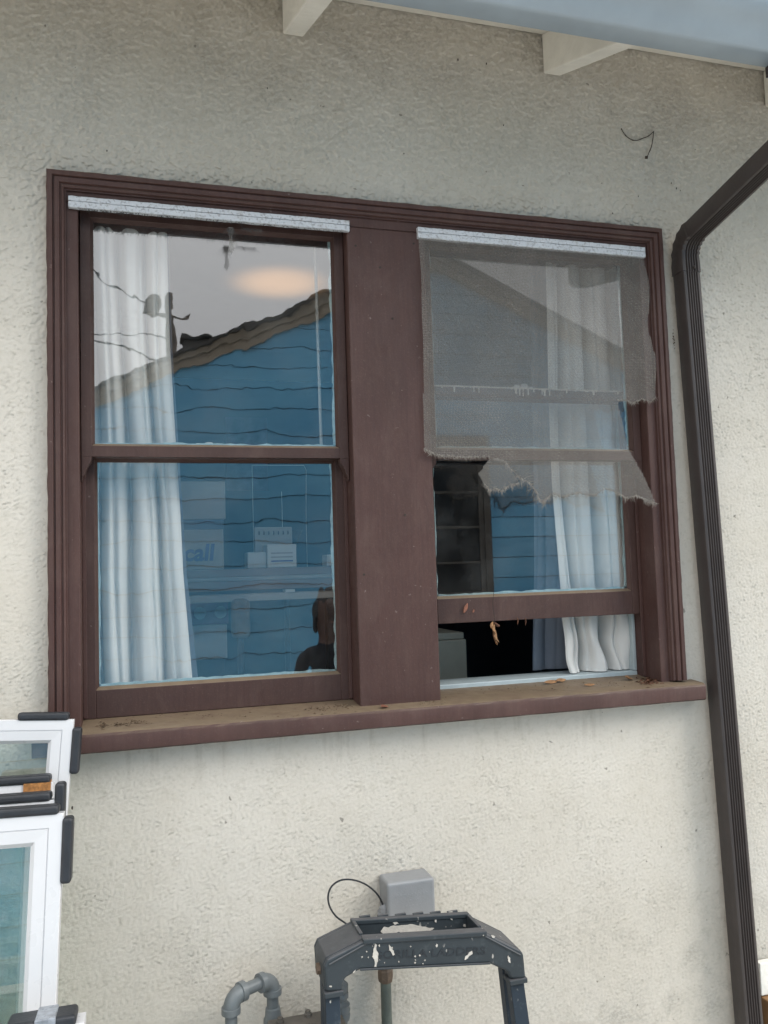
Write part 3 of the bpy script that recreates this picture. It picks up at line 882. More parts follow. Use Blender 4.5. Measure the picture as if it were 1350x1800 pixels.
bm = bmesh.new(); a = at(553, 415, .19); b = at(565, 790, .19); d = (b-a)
tube(bm, [a-d*.35, a, b, b+d*.05], .0042, 8)
tag(finish('curtain_wand', bm, M['paper'], smooth=True), 'thin white rod hanging behind the upper left pane near its right edge', 'curtain wand')

# ================================================================== ROOM CONTENTS
YR = .55
def rect_px(x0, y0, x1, y1, y): a = at(x0, y0, y); b = at(x1, y1, y); return a.x, b.x, b.z, a.z
shelf = empty('shelf', (.6, .72, RZ0)); tag(shelf, 'brown double board shelf holding boxes, dimly seen inside through the lower left pane', 'shelf')
for nm, z0, z1, m in (('shelf_board', 1.938, 1.961, 'shelfwood'), ('shelf_edge', 1.926, 1.9375, 'cardboard'), ('shelf_board', 1.897, 1.9255, 'shelfwood')):
    bm = bmesh.new(); box(bm, .10, .86, .53, .86, z0, z1); child(nm, bm, M[m], shelf, bevel=.002)
for x in (.14, .80):
    bm = bmesh.new(); box(bm, x, x+.03, .81, .85, RZ0, 1.8965); child('leg', bm, M['black'], shelf)
def room_box(name, r, d, m, label, cat, y=YR, bevel=.003):
    x0, x1, z0, z1 = r
    e = empty(name, ((x0+x1)/2, y, z0)); tag(e, label, cat)
    bm = bmesh.new(); box(bm, x0, x1, y, y+d, z0, z1); child('body', bm, M[m], e, bevel=bevel)
    return e, (x0, x1, z0, z1)
def text_obj(s, size, loc, m, parent=None, name='lettering', extrude=.0006, align='LEFT', rot=(math.pi/2, 0, 0), sx=1.0):
    cu = bpy.data.curves.new('lettering', 'FONT'); cu.body = s; cu.size = size; cu.extrude = extrude; cu.align_x = align
    cu.offset = size*(.03 if s == 'call' else .012); cu.shear = .12 if s == 'call' else 0
    to = bpy.data.objects.new('tmp', cu); COL.objects.link(to)
    dg = bpy.context.evaluated_depsgraph_get(); me = bpy.data.meshes.new_from_object(to.evaluated_get(dg))
    bpy.data.objects.remove(to, do_unlink=True)
    me.materials.clear()
    o = link(name, me, M[m], parent)
    o.rotation_euler = rot; o.scale = (sx, 1, 1)
    o.location = Vector(loc)-(parent.location if parent else Vector())
    return o
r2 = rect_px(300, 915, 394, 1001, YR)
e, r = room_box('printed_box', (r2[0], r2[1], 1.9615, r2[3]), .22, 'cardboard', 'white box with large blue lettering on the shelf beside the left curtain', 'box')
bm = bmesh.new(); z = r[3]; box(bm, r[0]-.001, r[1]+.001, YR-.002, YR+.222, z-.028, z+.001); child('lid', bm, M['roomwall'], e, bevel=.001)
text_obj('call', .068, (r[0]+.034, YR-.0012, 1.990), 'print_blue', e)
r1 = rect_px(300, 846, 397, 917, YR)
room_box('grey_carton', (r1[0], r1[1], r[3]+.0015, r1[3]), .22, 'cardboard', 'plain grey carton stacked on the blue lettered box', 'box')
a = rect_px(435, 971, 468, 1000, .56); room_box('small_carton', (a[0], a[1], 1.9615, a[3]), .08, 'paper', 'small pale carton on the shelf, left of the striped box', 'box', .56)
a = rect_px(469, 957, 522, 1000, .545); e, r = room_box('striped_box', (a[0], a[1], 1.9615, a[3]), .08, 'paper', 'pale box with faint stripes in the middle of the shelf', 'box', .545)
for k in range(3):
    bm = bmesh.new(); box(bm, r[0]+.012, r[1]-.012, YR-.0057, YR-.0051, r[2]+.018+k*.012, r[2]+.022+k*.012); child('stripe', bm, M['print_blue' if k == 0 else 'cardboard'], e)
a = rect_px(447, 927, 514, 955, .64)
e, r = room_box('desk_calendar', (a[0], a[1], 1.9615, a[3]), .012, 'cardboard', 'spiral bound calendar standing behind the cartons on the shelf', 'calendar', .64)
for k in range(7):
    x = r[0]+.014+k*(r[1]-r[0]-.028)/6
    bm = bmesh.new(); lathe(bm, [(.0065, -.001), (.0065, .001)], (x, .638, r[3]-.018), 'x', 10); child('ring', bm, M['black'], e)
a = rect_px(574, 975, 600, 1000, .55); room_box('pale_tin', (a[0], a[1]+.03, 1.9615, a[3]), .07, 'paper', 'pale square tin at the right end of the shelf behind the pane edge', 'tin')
# wire rack outline
rk = empty('wire_rack', (.75, .70, 1.962)); tag(rk, 'thin white wire rack standing on the shelf behind the boxes', 'rack')
A = at(443, 818, .70); B = at(534, 818, .70); Cc = at(538, 826, .70); Dd = at(538, 912, .70)
for pts in ([A, B, Cc, Dd, (Dd.x, .70, 1.962)], [at(495, 864, .70), (at(495, 864, .70).x, .70, 1.962)], [A, (A.x, .70, 1.962)]):
    bm = bmesh.new(); tube(bm, pts, .0010, 6); child('wire', bm, M['paper'], rk, smooth=True)
po = bmesh.new(); a = rect_px(440, 830, 535, 925, 2.2); box(po, a[0], a[1], 3.392, 3.398, a[2]+.3, a[3]+.5)
tag(finish('poster', po, M['poster']), 'faded pink and green poster on the far wall of the room', 'poster')
dk = empty('desk', (.65, .5, RZ0)); tag(dk, 'white topped desk under the shelf inside the left window', 'desk')
bm = bmesh.new(); a = at(333, 1055, .42); box(bm, .22, .90, .42, .52, a.z-.010, a.z+.010); child('desk_top', bm, M['cardboard'], dk, bevel=.002)
bm = bmesh.new(); b = at(510, 1032, .45); box(bm, b.x-.014, b.x+.014, .45, .50, a.z+.0105, 1.8965); child('post', bm, M['paper'], dk)
for x in (.24, .86):
    bm = bmesh.new(); box(bm, x, x+.025, .48, .51, RZ0, a.z-.0105); child('leg', bm, M['black'], dk)
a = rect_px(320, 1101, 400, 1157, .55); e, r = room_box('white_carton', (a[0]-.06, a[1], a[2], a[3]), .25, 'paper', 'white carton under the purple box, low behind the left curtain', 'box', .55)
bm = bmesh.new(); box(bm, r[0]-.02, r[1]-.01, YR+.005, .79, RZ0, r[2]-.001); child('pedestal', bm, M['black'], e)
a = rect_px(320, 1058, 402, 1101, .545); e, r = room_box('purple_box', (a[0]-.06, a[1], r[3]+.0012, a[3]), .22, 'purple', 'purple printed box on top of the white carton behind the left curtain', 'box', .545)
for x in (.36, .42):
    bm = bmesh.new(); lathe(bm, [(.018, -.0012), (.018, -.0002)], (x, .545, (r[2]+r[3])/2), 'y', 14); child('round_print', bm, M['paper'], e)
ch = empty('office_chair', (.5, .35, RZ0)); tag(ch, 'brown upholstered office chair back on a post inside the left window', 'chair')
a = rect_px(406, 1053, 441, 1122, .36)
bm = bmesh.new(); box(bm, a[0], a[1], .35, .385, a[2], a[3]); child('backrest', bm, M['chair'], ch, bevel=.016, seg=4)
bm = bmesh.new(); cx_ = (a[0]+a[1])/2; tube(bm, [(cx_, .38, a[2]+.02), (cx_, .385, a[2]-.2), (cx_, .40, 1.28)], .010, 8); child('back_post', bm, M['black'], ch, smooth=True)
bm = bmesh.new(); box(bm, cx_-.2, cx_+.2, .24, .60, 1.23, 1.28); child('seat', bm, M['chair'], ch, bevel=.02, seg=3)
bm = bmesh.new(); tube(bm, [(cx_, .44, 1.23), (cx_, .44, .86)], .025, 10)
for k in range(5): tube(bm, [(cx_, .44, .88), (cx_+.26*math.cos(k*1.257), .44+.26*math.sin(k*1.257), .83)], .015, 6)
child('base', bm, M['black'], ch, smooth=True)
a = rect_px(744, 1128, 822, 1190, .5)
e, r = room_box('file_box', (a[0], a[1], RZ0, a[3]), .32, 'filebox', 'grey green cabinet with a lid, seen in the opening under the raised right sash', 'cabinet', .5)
bm = bmesh.new(); box(bm, r[0]-.004, r[1]-.004, .508, .83, r[3]+.001, r[3]+.022); child('lid', bm, M['filebox'], e, bevel=.003)
# lamp on the shelf washing the ceiling
LX, LY = .787, 1.55
lp = empty('table_lamp', (LX, LY, 1.9)); tag(lp, 'lit lamp with an opaque shade throwing warm light on the ceiling inside', 'lamp')
bm = bmesh.new(); lathe(bm, [(.05, RZ0), (.05, RZ0+.02), (.012, RZ0+.03), (.012, 2.02)], (LX, LY, 0), 'z', 14); child('stem', bm, M['black'], lp, smooth=True)
bm = bmesh.new()
for ra, rb, za, zb in ((.03, .075, 2.02, 2.12),):
    n = 20; rings = [[bm.verts.new((LX+math.cos(2*math.pi*k/n)*r_, LY+math.sin(2*math.pi*k/n)*r_, z_)) for k in range(n)] for r_, z_ in ((ra, za), (rb, zb), (rb-.003, zb), (ra-.003, za+.003))]
    for P, Q in zip(rings, rings[1:]):
        for k in range(n): bm.faces.new([P[k], P[(k+1) % n], Q[(k+1) % n], Q[k]])
    bm.faces.new(rings[0][::-1]); bm.faces.new(rings[-1])
child('lamp_shade', bm, M['black'], lp, smooth=True)
ld = bpy.data.lights.new('lamp_light', 'SPOT'); lo = bpy.data.objects.new('lamp_light', ld); COL.objects.link(lo)
lo.location = (LX, LY, 2.10); lo.rotation_euler = (math.pi, 0, 0)
ld.energy = 17; ld.color = (1.0, .54, .20); ld.spot_size = R(25); ld.spot_blend = 1.0; ld.shadow_soft_size = .05

# ================================================================== JUNCTION BOX, PIPES
jb = empty('junction_box', (.79, 0, 1.1)); tag(jb, 'grey plastic weatherproof box mounted on the stucco above the ladder', 'junction box')
bx0, bx1, bz1 = .732, .849, 1.221
bm = bmesh.new(); box(bm, bx0, bx1, -.068, .004, 1.098, bz1); o = child('cover', bm, M['boxgrey'], jb, bevel=.007, seg=4)
bm = bmesh.new(); box(bm, bx0-.006, bx1-.002, -.060, .004, 1.094, 1.140); child('base_plate', bm, M['boxgrey'], jb, bevel=.003)
for zz, xa, xb, n in ((1.189, .757, .829, 9), (1.176, .780, .806, 4), (1.163, .778, .812, 5)):
    bm = bmesh.new()
    for k in range(n):
        x = xa+(xb-xa)*k/(n-1)
        box(bm, x-.0026, x+.0008, -.0684, -.0676, zz-.003, zz+.003)
    child('moulded_mark', bm, M['boxgrey'], jb)
gx = at(678, 1600, -.045)
bm = bmesh.new(); lathe(bm, [(.0155, -.016), (.0155, -.008), (.011, -.006), (.0115, .006), (.006, .009), (.004, .012)], (gx.x-.004, -.045, gx.z+.002), 'z', 16); child('cable_gland', bm, M['boxgrey'], jb, smooth=True)
pts = [(gx.x-.004, -.045, gx.z+.008)]
for q, y in (((664, 1573), -.045), ((645, 1556), -.05), ((622, 1547), -.055), ((600, 1547), -.06), ((584, 1557), -.065), ((577, 1573), -.07), ((579, 1592), -.075), ((590, 1610), -.08), ((606, 1622), -.085), ((622, 1634), -.085), ((640, 1650), -.08)):
    pts.append(at(q[0], q[1], y))
def smooth_path(P, n=6):
    P = [Vector(p) for p in P]; out = []
    for i in range(len(P)-1):
        p0, p1, p2, p3 = P[max(i-1, 0)], P[i], P[i+1], P[min(i+2, len(P)-1)]
        for k in range(n):
            t = k/n
            out.append(.5*((2*p1)+(-p0+p2)*t+(2*p0-5*p1+4*p2-p3)*t*t+(-p0+3*p1-3*p2+p3)*t**3))
    out.append(P[-1]); return out
bm = bmesh.new(); tube(bm, smooth_path(pts), .0021, 8)
tag(finish('cable', bm, M['cable'], smooth=True), 'thin black cable looping from the grey junction box down behind the ladder', 'cable')
cp = at(679, 1760, -.03)
cd = empty('conduit', (cp.x, -.03, 0)); tag(cd, 'weathered vertical conduit with a coupling nut below the grey junction box', 'conduit')
bm = bmesh.new(); tube(bm, [(cp.x, -.03, 0), (cp.x, -.03, 1.098)], .0125, 14); child('pipe', bm, M['conduit'], cd, smooth=True)
zc = at(679, 1712, -.03).z
bm = bmesh.new(); lathe(bm, [(.0128, -.018), (.017, -.014), (.0185, -.006), (.0185, .010), (.016, .014), (.016, .028)], (cp.x, -.03, zc), 'z', 8); child('coupling', bm, M['rust'], cd, bevel=.001)

pa = at(406, 1768, -.125); pb = at(479, 1748, -.075); zt = at(441, 1735, -.10).z
gp = empty('gas_pipe', (pa.x, pa.y, 0)); tag(gp, 'grey painted pipe with two elbows making an arch at the lower left', 'pipe')
def arcpts(c, u, v, r, n=8): return [c+u*(r*math.sin(t*math.pi/2/n))+v*(r*math.cos(t*math.pi/2/n)) for t in range(n+1)]
hd = Vector((pb.x-pa.x, pb.y-pa.y, 0)); hl = hd.length; hd.normalize(); Zv = Vector((0, 0, 1))
r_ = .028
c1 = Vector((pa.x, pa.y, zt-r_))+hd*r_; c2 = Vector((pb.x, pb.y, zt-r_))-hd*r_
e1 = [c1-hd*(r_*math.cos(t*math.pi/16))+Zv*(r_*math.sin(t*math.pi/16)) for t in range(9)]
e2 = [c2+hd*(r_*math.sin(t*math.pi/16))+Zv*(r_*math.cos(t*math.pi/16)) for t in range(9)]
for nm, pts, rr in (('riser', [(pa.x, pa.y, 0), e1[0]], .0130), ('riser', [e2[-1], (pb.x, pb.y, 0)], .0130), ('cross_pipe', [e1[-1], e2[0]], .0130), ('elbow', e1, .0175), ('elbow', e2, .0175)):
    bm = bmesh.new(); tube(bm, pts, rr, 16); child(nm, bm, M['pvc'], gp, smooth=True)
for p, d in ((e1[0], Zv), (e1[-1], hd), (e2[0], hd), (e2[-1], Zv)):
    bm = bmesh.new(); tube(bm, [p-d*.007, p-d*.006, p+d*.006, p+d*.007], [.0185, .0203, .0203, .0185], 18); child('collar', bm, M['pvc'], gp, smooth=True)
bm = bmesh.new(); lathe(bm, [(.0132, .02), (.016, .018), (.018, 0), (.021, -.006), (.021, -.05)], (pb.x, pb.y, at(480, 1790, -.085).z), 'z', 18); child('union', bm, M['pvc'], gp, smooth=True)
gt = at(520, 1800, -.14)
gm = empty('gas_meter', (gt.x, -.13, 0)); tag(gm, 'top of a dusty grey gas meter with bolts at the bottom edge beside the ladder', 'gas meter')
bm = bmesh.new(); box(bm, gt.x-.055, gt.x+.105, -.175, -.095, gt.z-.024, gt.z-.004); child('flange', bm, M['meter'], gm, bevel=.004)
bm = bmesh.new(); box(bm, gt.x-.045, gt.x+.095, -.168, -.10, gt.z-.24, gt.z-.0242); child('body', bm, M['meter'], gm, bevel=.02, seg=3)
for dx, dy in ((-.030, -.118), (.032, -.110), (.09, -.108), (.03, -.160), (-.04, -.160)):
    bm = bmesh.new(); lathe(bm, [(.0085, 0), (.0085, .006), (.006, .007), (.006, .012)], (gt.x+dx, dy, gt.z-.004), 'z', 6); child('bolt', bm, M['meter'], gm)
bm = bmesh.new(); box(bm, gt.x-.02, gt.x+.07, -.10, .003, gt.z-.20, gt.z-.17); child('wall_bracket', bm, M['meter'], gm)
rg = at(600, 1770, -.11)
rgo = empty('pipe_fitting', (rg.x, -.11, 0)); tag(rgo, 'ribbed grey pipe fitting half hidden behind the left ladder rail', 'pipe fitting')
bm = bmesh.new()
lathe(bm, [(.012, -rg.z), (.012, -.10), (.020, -.085), (.021, -.055), (.013, -.045), (.013, -.03), (.017, -.027), (.0195, -.016), (.0175, -.012), (.0195, -.006), (.0175, -.001), (.019, .006), (.013, .012), (.013, .018), (.0165, .021), (.0165, .030), (.014, .033), (.0165, .036), (.0165, .048), (.009, .056)], (rg.x+.0, -.11, rg.z), 'z', 18)
child('fitting', bm, M['pvc'], rgo, smooth=True)

# ================================================================== STEP LADDER
YL0, YLd = -.285, .105
c8 = lambda x, y: (370+x*.4444, 1500+y*.4444)
lad = empty('step_ladder', (.77, YL0+.05, 0)); tag(lad, 'paint splashed dark step ladder folded against the stucco under the window', 'step ladder')
def lp_(q, y=YL0): p = at(*c8(*q), y); return (p.x, p.z)
cap = [lp_(q) for q in [(457, 550), (450, 450), (462, 420), (610, 345), (1085, 315), (1228, 385), (1240, 400), (1249, 498), (1187, 498), (1180, 476), (1168, 466), (1105, 438), (590, 463), (540, 492), (530, 502), (522, 548)]]
tl, tr = cap[3], cap[4]
bm = bmesh.new()
# front shell, rear shell, ends and tray floor make an open topped tray
prism(bm, cap, 'y', YL0, YL0+.012)
child('front_panel', bm, M['ladder'], lad, bevel=.0055, seg=3)
bm = bmesh.new(); prism(bm, cap, 'y', YL0+YLd-.010, YL0+YLd); child('rear_panel', bm, M['ladder'], lad, bevel=.003)
xa, xb = tl[0], tr[0]
bm = bmesh.new()
ztop = lambda x: tl[1]+(tr[1]-tl[1])*(x-xa)/(xb-xa)
prism(bm, [(xa+.002, ztop(xa)-.048), (xb-.002, ztop(xb)-.048), (xb-.002, ztop(xb)-.040), (xa+.002, ztop(xa)-.040)], 'y', YL0+.0283, YL0+YLd-.0103)
child('tray_floor', bm, M['ladder'], lad)
for pts, (mx, mz) in ((cap[0:4], (1, 0)), (cap[4:8], (-1, 0))):
    bm = bmesh.new()
    t_ = .008
    poly = list(pts); back = []
    for i, p in enumerate(poly):
        q0 = poly[max(i-1, 0)]; q1 = poly[min(i+1, len(poly)-1)]
        d = Vector((q1[0]-q0[0], q1[1]-q0[1])).normalized(); nrm_ = Vector((d.y, -d.x))
        back.append((p[0]+nrm_.x*t_, p[1]+nrm_.y*t_))
    prism(bm, poly+back[::-1], 'y', YL0+.0122, YL0+YLd-.0102)
    child('end_cap', bm, M['ladder'], lad, bevel=.002)
# raised lip round the tray mouth and the tray ends
lip = []
for y0_, y1_ in ((YL0-.004, YL0+.013), (YL0+YLd-.012, YL0+YLd+.003)):
    bm = bmesh.new(); prism(bm, [(xa-.004, ztop(xa)-.006), (xb+.004, ztop(xb)-.006), (xb+.004, ztop(xb)+.004), (xa-.004, ztop(xa)+.004)], 'y', y0_, y1_)
    child('tray_lip', bm, M['ladder'], lad, bevel=.002)
for x, s in ((xa, 1), (xb, -1)):
    bm = bmesh.new(); box(bm, x-.004, x+.004, YL0+.0285, YL0+YLd-.0122, ztop(x)-.047, ztop(x)+.0035); child('tray_end', bm, M['ladder'], lad, bevel=.0015)
bm = bmesh.new(); prism(bm, [(xa-.002, ztop(xa)-.046), (xb+.002, ztop(xb)-.046), (xb+.002, ztop(xb)+.0015), (xa-.002, ztop(xa)+.0015)], 'y', YL0+.0135, YL0+.028); child('tray_ledge', bm, M['ladder'], lad, bevel=.003)
for k in range(6):
    x = xa+.03+k*(xb-xa-.06)/5
    bm = bmesh.new(); box(bm, x-.012, x+.012, YL0+YLd+.0032, YL0+YLd+.010, ztop(x)-.006, ztop(x)+.0055); child('hook_tab', bm, M['ladder'], lad, bevel=.001)
# lower edge rib and diagonal ribs
bm = bmesh.new()
rp = [lp_(q, YL0) for q in ((590, 455), (1105, 430), (1105, 437), (590, 462))]
prism(bm, rp, 'y', YL0-.004, YL0-.0005); child('rib', bm, M['ladder'], lad, bevel=.001)
for pa_, pb_ in (((470, 440), (625, 352)), ((1080, 325), (1225, 402))):
    A, B = lp_(pa_), lp_(pb_); bm = bmesh.new()
    tube(bm, [(A[0], YL0-.0005, A[1]), (B[0], YL0-.0005, B[1])], .0022, 6); child('rib', bm, M['ladder'], lad)
for x0, x1 in ((452, 524), (1183, 1250)):
    A, B = lp_((x0, 545 if x0 < 800 else 492)), lp_((x1, 549 if x0 < 800 else 498)); bm = bmesh.new()
    box(bm, A[0]-.001, B[0]+.001, YL0-.004, YL0+.03, B[1]-.006, B[1]+.004); child('socket_rim', bm, M['ladder'], lad, bevel=.0015)
# rails to the ground
LEANY = -.20
def rail(xt0, xt1, zt_, xo, yt, dy, nm='rail'):
    bm = bmesh.new()
    yb = yt+dy
    v = []
    for (x0, x1, y, z) in ((xt0, xt1, yt, zt_), (xt0+xo, xt1+xo, yb, 0.0)):
        v.append([bm.verts.new(p) for p in ((x0, y, z), (x1, y, z), (x1, y+.026, z), (x1-.005, y+.026, z), (x1-.005, y+.006, z), (x0+.005, y+.006, z), (x0+.005, y+.026, z), (x0, y+.026, z))])
    A, B = v
    for k in range(8): bm.faces.new([A[k], A[(k+1) % 8], B[(k+1) % 8], B[k]])
    bm.faces.new(A); bm.faces.new(B[::-1])
    return child(nm, bm, M['rail'], lad, bevel=.0015)
A, B = lp_((459, 550)), lp_((517, 548)); rail(A[0], B[0], A[1]+.02, -.035, YL0+.013, LEANY)
A2, B2 = lp_((1189, 497)), lp_((1243, 497)); rail(A2[0], B2[0], A2[1]+.02, .035, YL0+.013, LEANY)
rail(A[0]+.004, B[0]-.004, A[1]+.02, -.03, YL0+.06, LEANY+.05, 'rear_rail'); rail(A2[0]+.004, B2[0]-.004, A2[1]+.02, .03, YL0+.06, LEANY+.05, 'rear_rail')
for zz in (.83, .55, .27):
    f = (A[1]-zz)/A[1]; bm = bmesh.new()
    y = YL0+.013+LEANY*f
    box(bm, B[0]-.035*f-.004, A2[0]+.035*f+.004, y-.004, y+.055, zz-.016, zz+.012); child('step', bm, M['rail'], lad, bevel=.003)
bp = lp_((430, 455), YL0+.05); bm = bmesh.new(); lathe(bm, [(.011, -.012), (.011, -.004), (.007, -.003), (.007, .012)], (bp[0]+.006, YL0+.05, bp[1]), 'x', 6); child('pivot_bolt', bm, M['rust'], lad)
# worn lettering
tx0, tx1 = lp_((640, 418)), lp_((1088, 398))
ang = math.atan2(tx1[1]-tx0[1], tx1[0]-tx0[0])
t1 = text_obj('GORILLA LADDERS', .0215, (tx0[0], YL0-.0006, tx0[1]), 'engrave', lad, extrude=.0004, rot=(math.pi/2, -ang, 0), sx=1.0)
wd = max(v.co.x for v in t1.data.vertices); t1.scale.x = (tx1[0]-tx0[0])/wd
# dried paint
def blob(pts, y, n=1):
    bm = bmesh.new(); poly = []
    for i in range(len(pts)):
        a = Vector(pts[i]); b = Vector(pts[(i+1) % len(pts)])
        for k in range(3):
            p = a.lerp(b, k/3); poly.append((p.x+random.uniform(-.0008, .0008), p.y+random.uniform(-.0008, .0008)))
    prism(bm, poly, 'y', y-.0012, y-.0002); child('paint_splash', bm, M['splash'], lad)
L3 = lambda x, y, yy=YL0: (lambda p: (p.x, p.z))(at(540+x/6.136, 1580+y/6.136, yy))
L4 = lambda x, y, yy=YL0: (lambda p: (p.x, p.z))(at(740+x/6.136, 1580+y/6.136, yy))
blob([L3(735, 470), (L3(748, 500)), L3(745, 540), L3(765, 590), L3(762, 660), L3(755, 680), L3(745, 735), L3(725, 730), L3(728, 680), L3(712, 640), L3(705, 590), L3(718, 520)], YL0)
blob([L3(880, 490), L3(905, 520), L3(930, 560), L3(940, 605), L3(920, 610), L3(895, 560), L3(880, 520)], YL0)
blob([L3(525, 765), L3(515, 785), L3(495, 800), L3(490, 790)], YL0)
blob([L3(235, 935), L3(265, 940), L3(262, 952), L3(240, 948)], YL0)
blob([L4(550, 560), L4(555, 585), L4(525, 610), L4(500, 640), L4(470, 660), L4(475, 625), L4(500, 600), L4(520, 575)], YL0)
blob([L4(165, 480), L4(180, 495), L4(170, 525), L4(160, 510)], YL0)
blob([L4(755, 390), L4(800, 400), L4(795, 415), L4(765, 415)], YL0)
blob([L4(940, 610), L4(960, 640), L4(965, 690), L4(945, 680), L4(932, 640)], YL0)
YB = YL0+YLd-.0105
blob([L3(795, 350, YB), L3(822, 300, YB), L3(880, 310, YB), L3(930, 285, YB), L3(990, 290, YB), L3(1060, 280, YB), L3(1130, 272, YB), L3(1210, 290, YB), L3(1300, 310, YB), L3(1370, 315, YB), L3(1350, 335, YB), L3(1250, 345, YB), L3(1150, 350, YB), L3(1050, 372, YB), L3(980, 350, YB), L3(930, 395, YB), L3(830, 385, YB)], YB)
blob([L3(920, 255, YB), L3(960, 240, YB), L3(985, 265, YB), L3(940, 275, YB)], YB)
blob([L4(145, 225, YB), L4(165, 220, YB), L4(165, 250, YB), L4(150, 250, YB)], YB)
blob([L4(280, 185, YB), L4(325, 178, YB), L4(340, 230, YB), L4(315, 215, YB)], YB)
blob([L4(460, 275, YB), L4(475, 270, YB), L4(480, 300, YB), L4(455, 295, YB)], YB)
for _ in range(20):
    x = random.uniform(560, 1350); y = random.uniform(465, 700); s = random.uniform(3, 9)
    blob([L3(x-s, y), L3(x, y-s*1.2), L3(x+s, y), L3(x, y+s*1.5)], YL0)

# ================================================================== WHITE FRAMES LEANING AT THE LEFT
def vinyl_frame(name, label, corner, y, w, t, lean, roll, glass='glass_green', fw=.050, tops=((-.108, -.010),), sides=((.016, .108),)):
    P = at(corner[0], corner[1], y)
    Rm = Euler((-lean, roll, 0)).to_matrix()
    h = P.z/(Rm @ Vector((0, 0, 1))).z
    e = empty(name, P-Rm @ Vector((0, 0, h)), (-lean, roll, 0))
    tag(e, label, 'window frame', 'new white window frames stacked against the wall')
    yf = -t/2
    prof = [(0, -yf), (0, yf+.0015), (.0015, yf), (fw*.44, yf), (fw*.45, yf+.0016), (fw*.475, yf+.0016), (fw*.485, yf), (fw*.86, yf+.0015), (fw, yf+.009), (fw, -yf)]
    C4 = [(-w, 0), (0, 0), (0, h), (-w, h)]; inn = [(1, 1), (-1, 1), (-1, -1), (1, -1)]
    for i, nm in enumerate(('bottom_rail', 'stile', 'top_rail', 'stile')):
        j = (i+1) % 4; bm = bmesh.new()
        A = [bm.verts.new((C4[i][0]+inn[i][0]*u, yy, C4[i][1]+inn[i][1]*u)) for u, yy in prof]
        B = [bm.verts.new((C4[j][0]+inn[j][0]*u, yy, C4[j][1]+inn[j][1]*u)) for u, yy in prof]
        for k in range(len(prof)): bm.faces.new([A[k], A[(k+1) % len(prof)], B[(k+1) % len(prof)], B[k]])
        bm.faces.new(A[::-1]); bm.faces.new(B)
        finish(nm, bm, M['vinyl'], e, smooth=True)
    bm = bmesh.new(); box(bm, -w+fw-.002, -fw+.002, yf+.012, yf+.016, fw-.002, h-fw+.002)
    p = finish('pane', bm, [M[glass], M['glass_edge']], e)
    for f in p.data.polygons: f.material_index = 0 if f.normal.y < -.5 else 1
    for x0, x1 in tops:
        bm = bmesh.new(); box(bm, x0, x1, yf-.0045, -yf+.0045, h-.002, h+.0145)
        finish('corner_protector', bm, M['foam'], e, bevel=.006, seg=4)
    for d0, d1 in sides:
        bm = bmesh.new(); box(bm, -.002, .0165, yf-.0045, -yf+.0045, h-d1, h-d0)
        finish('corner_protector', bm, M['foam'], e, bevel=.006, seg=4)
    return e, h
e1f, h1 = vinyl_frame('window_frame', 'rearmost white window frame of the stack, its glass showing the stucco behind', (131, 1264), -.110, .80, .030, .12, R(4.0), glass='glass_green', fw=.047)
e2f, h2 = vinyl_frame('window_frame', 'second white window frame from the wall, with a cork pad on its top corner', (94, 1373), -.190, .76, .034, .125, R(1.6), tops=((-.110, -.004),), sides=())
bm = bmesh.new(); box(bm, -.052, -.003, -.0205, -.0172, h2-.026, h2+.0005); box(bm, -.052, -.003, -.0172, .0, h2+.0002, h2+.004)
for v in bm.verts: pass
finish('cork_pad', bm, M['cork'], e2f)
e3f, h3 = vinyl_frame('window_frame', 'third white window frame from the wall, squeezed behind the front frame', (99, 1404), -.262, .78, .034, .13, R(1.6), tops=((-.116, -.008),), sides=((-.030, .075),))
e4f, h4 = vinyl_frame('window_frame', 'tall front white window frame with glass reflecting the blue house', (113.4, 1427), -.345, .80, .034, .145, R(1.9), fw=.053, tops=((-.118, -.008),), sides=((.008, .118),))
e5f, h5 = vinyl_frame('window_frame', 'low white window frame in front, only its strapped top corner showing', (150, 1788), -.50, .70, .050, .145, R(.5), tops=((-.115, -.012),), sides=())
bm = bmesh.new(); box(bm, -.073, -.042, -.032, .032, h5-.10, h5+.0165); finish('strap', bm, M['film'], e5f, bevel=.002)

# ================================================================== LEAVES AND GRIT
def leaf(name, label, p, L, W, rot, m, curl=.3, group='dead leaves caught on the window'):
    bm = bmesh.new(); n = 6; rows = []
    for i in range(n+1):
        f = i/n; w = W*math.sin(math.pi*(f*.93+.05))**.8*.5
        z = curl*L*(f-.5)**2
        rows.append([bm.verts.new((f*L-L/2, -w, z+w*.5)), bm.verts.new((f*L-L/2, 0, z)), bm.verts.new((f*L-L/2, w, z+w*.5))])
    for A, B in zip(rows, rows[1:]):
        for k in range(2): bm.faces.new([A[k], A[k+1], B[k+1], B[k]])
    o = finish(name, bm, M[m], smooth='all'); o.location = p; o.rotation_euler = rot
    md = o.modifiers.new('thick', 'SOLIDIFY'); md.thickness = .0006
    tag(o, label, 'leaf', group); return o
sill_z = lambda y: 1.6208+max(y, 0)*.0713-(max(0, -y)*.078)
def onsill(px, py, guess=.0):
    y = guess
    for _ in range(12):
        lo_, hi_ = -.05, .14
    best = min((abs(at(px, py, yy).z-sill_z(yy)), yy) for yy in [(-.05+.002*k) for k in range(95)])
    p = at(px, py, best[1]); p.z = sill_z(best[1]); return p
q = onsill(676, 1245); leaf('leaf', 'small orange leaf on the sill below the wide centre post', q+Vector((0, 0, .002)), .024, .016, (.2, .1, .6), 'leaf_red')
q = onsill(1105, 1196); leaf('leaf', 'pale curled leaf on the right part of the sill', q+Vector((0, 0, .004)), .028, .020, (.4, .3, .3), 'leaf')
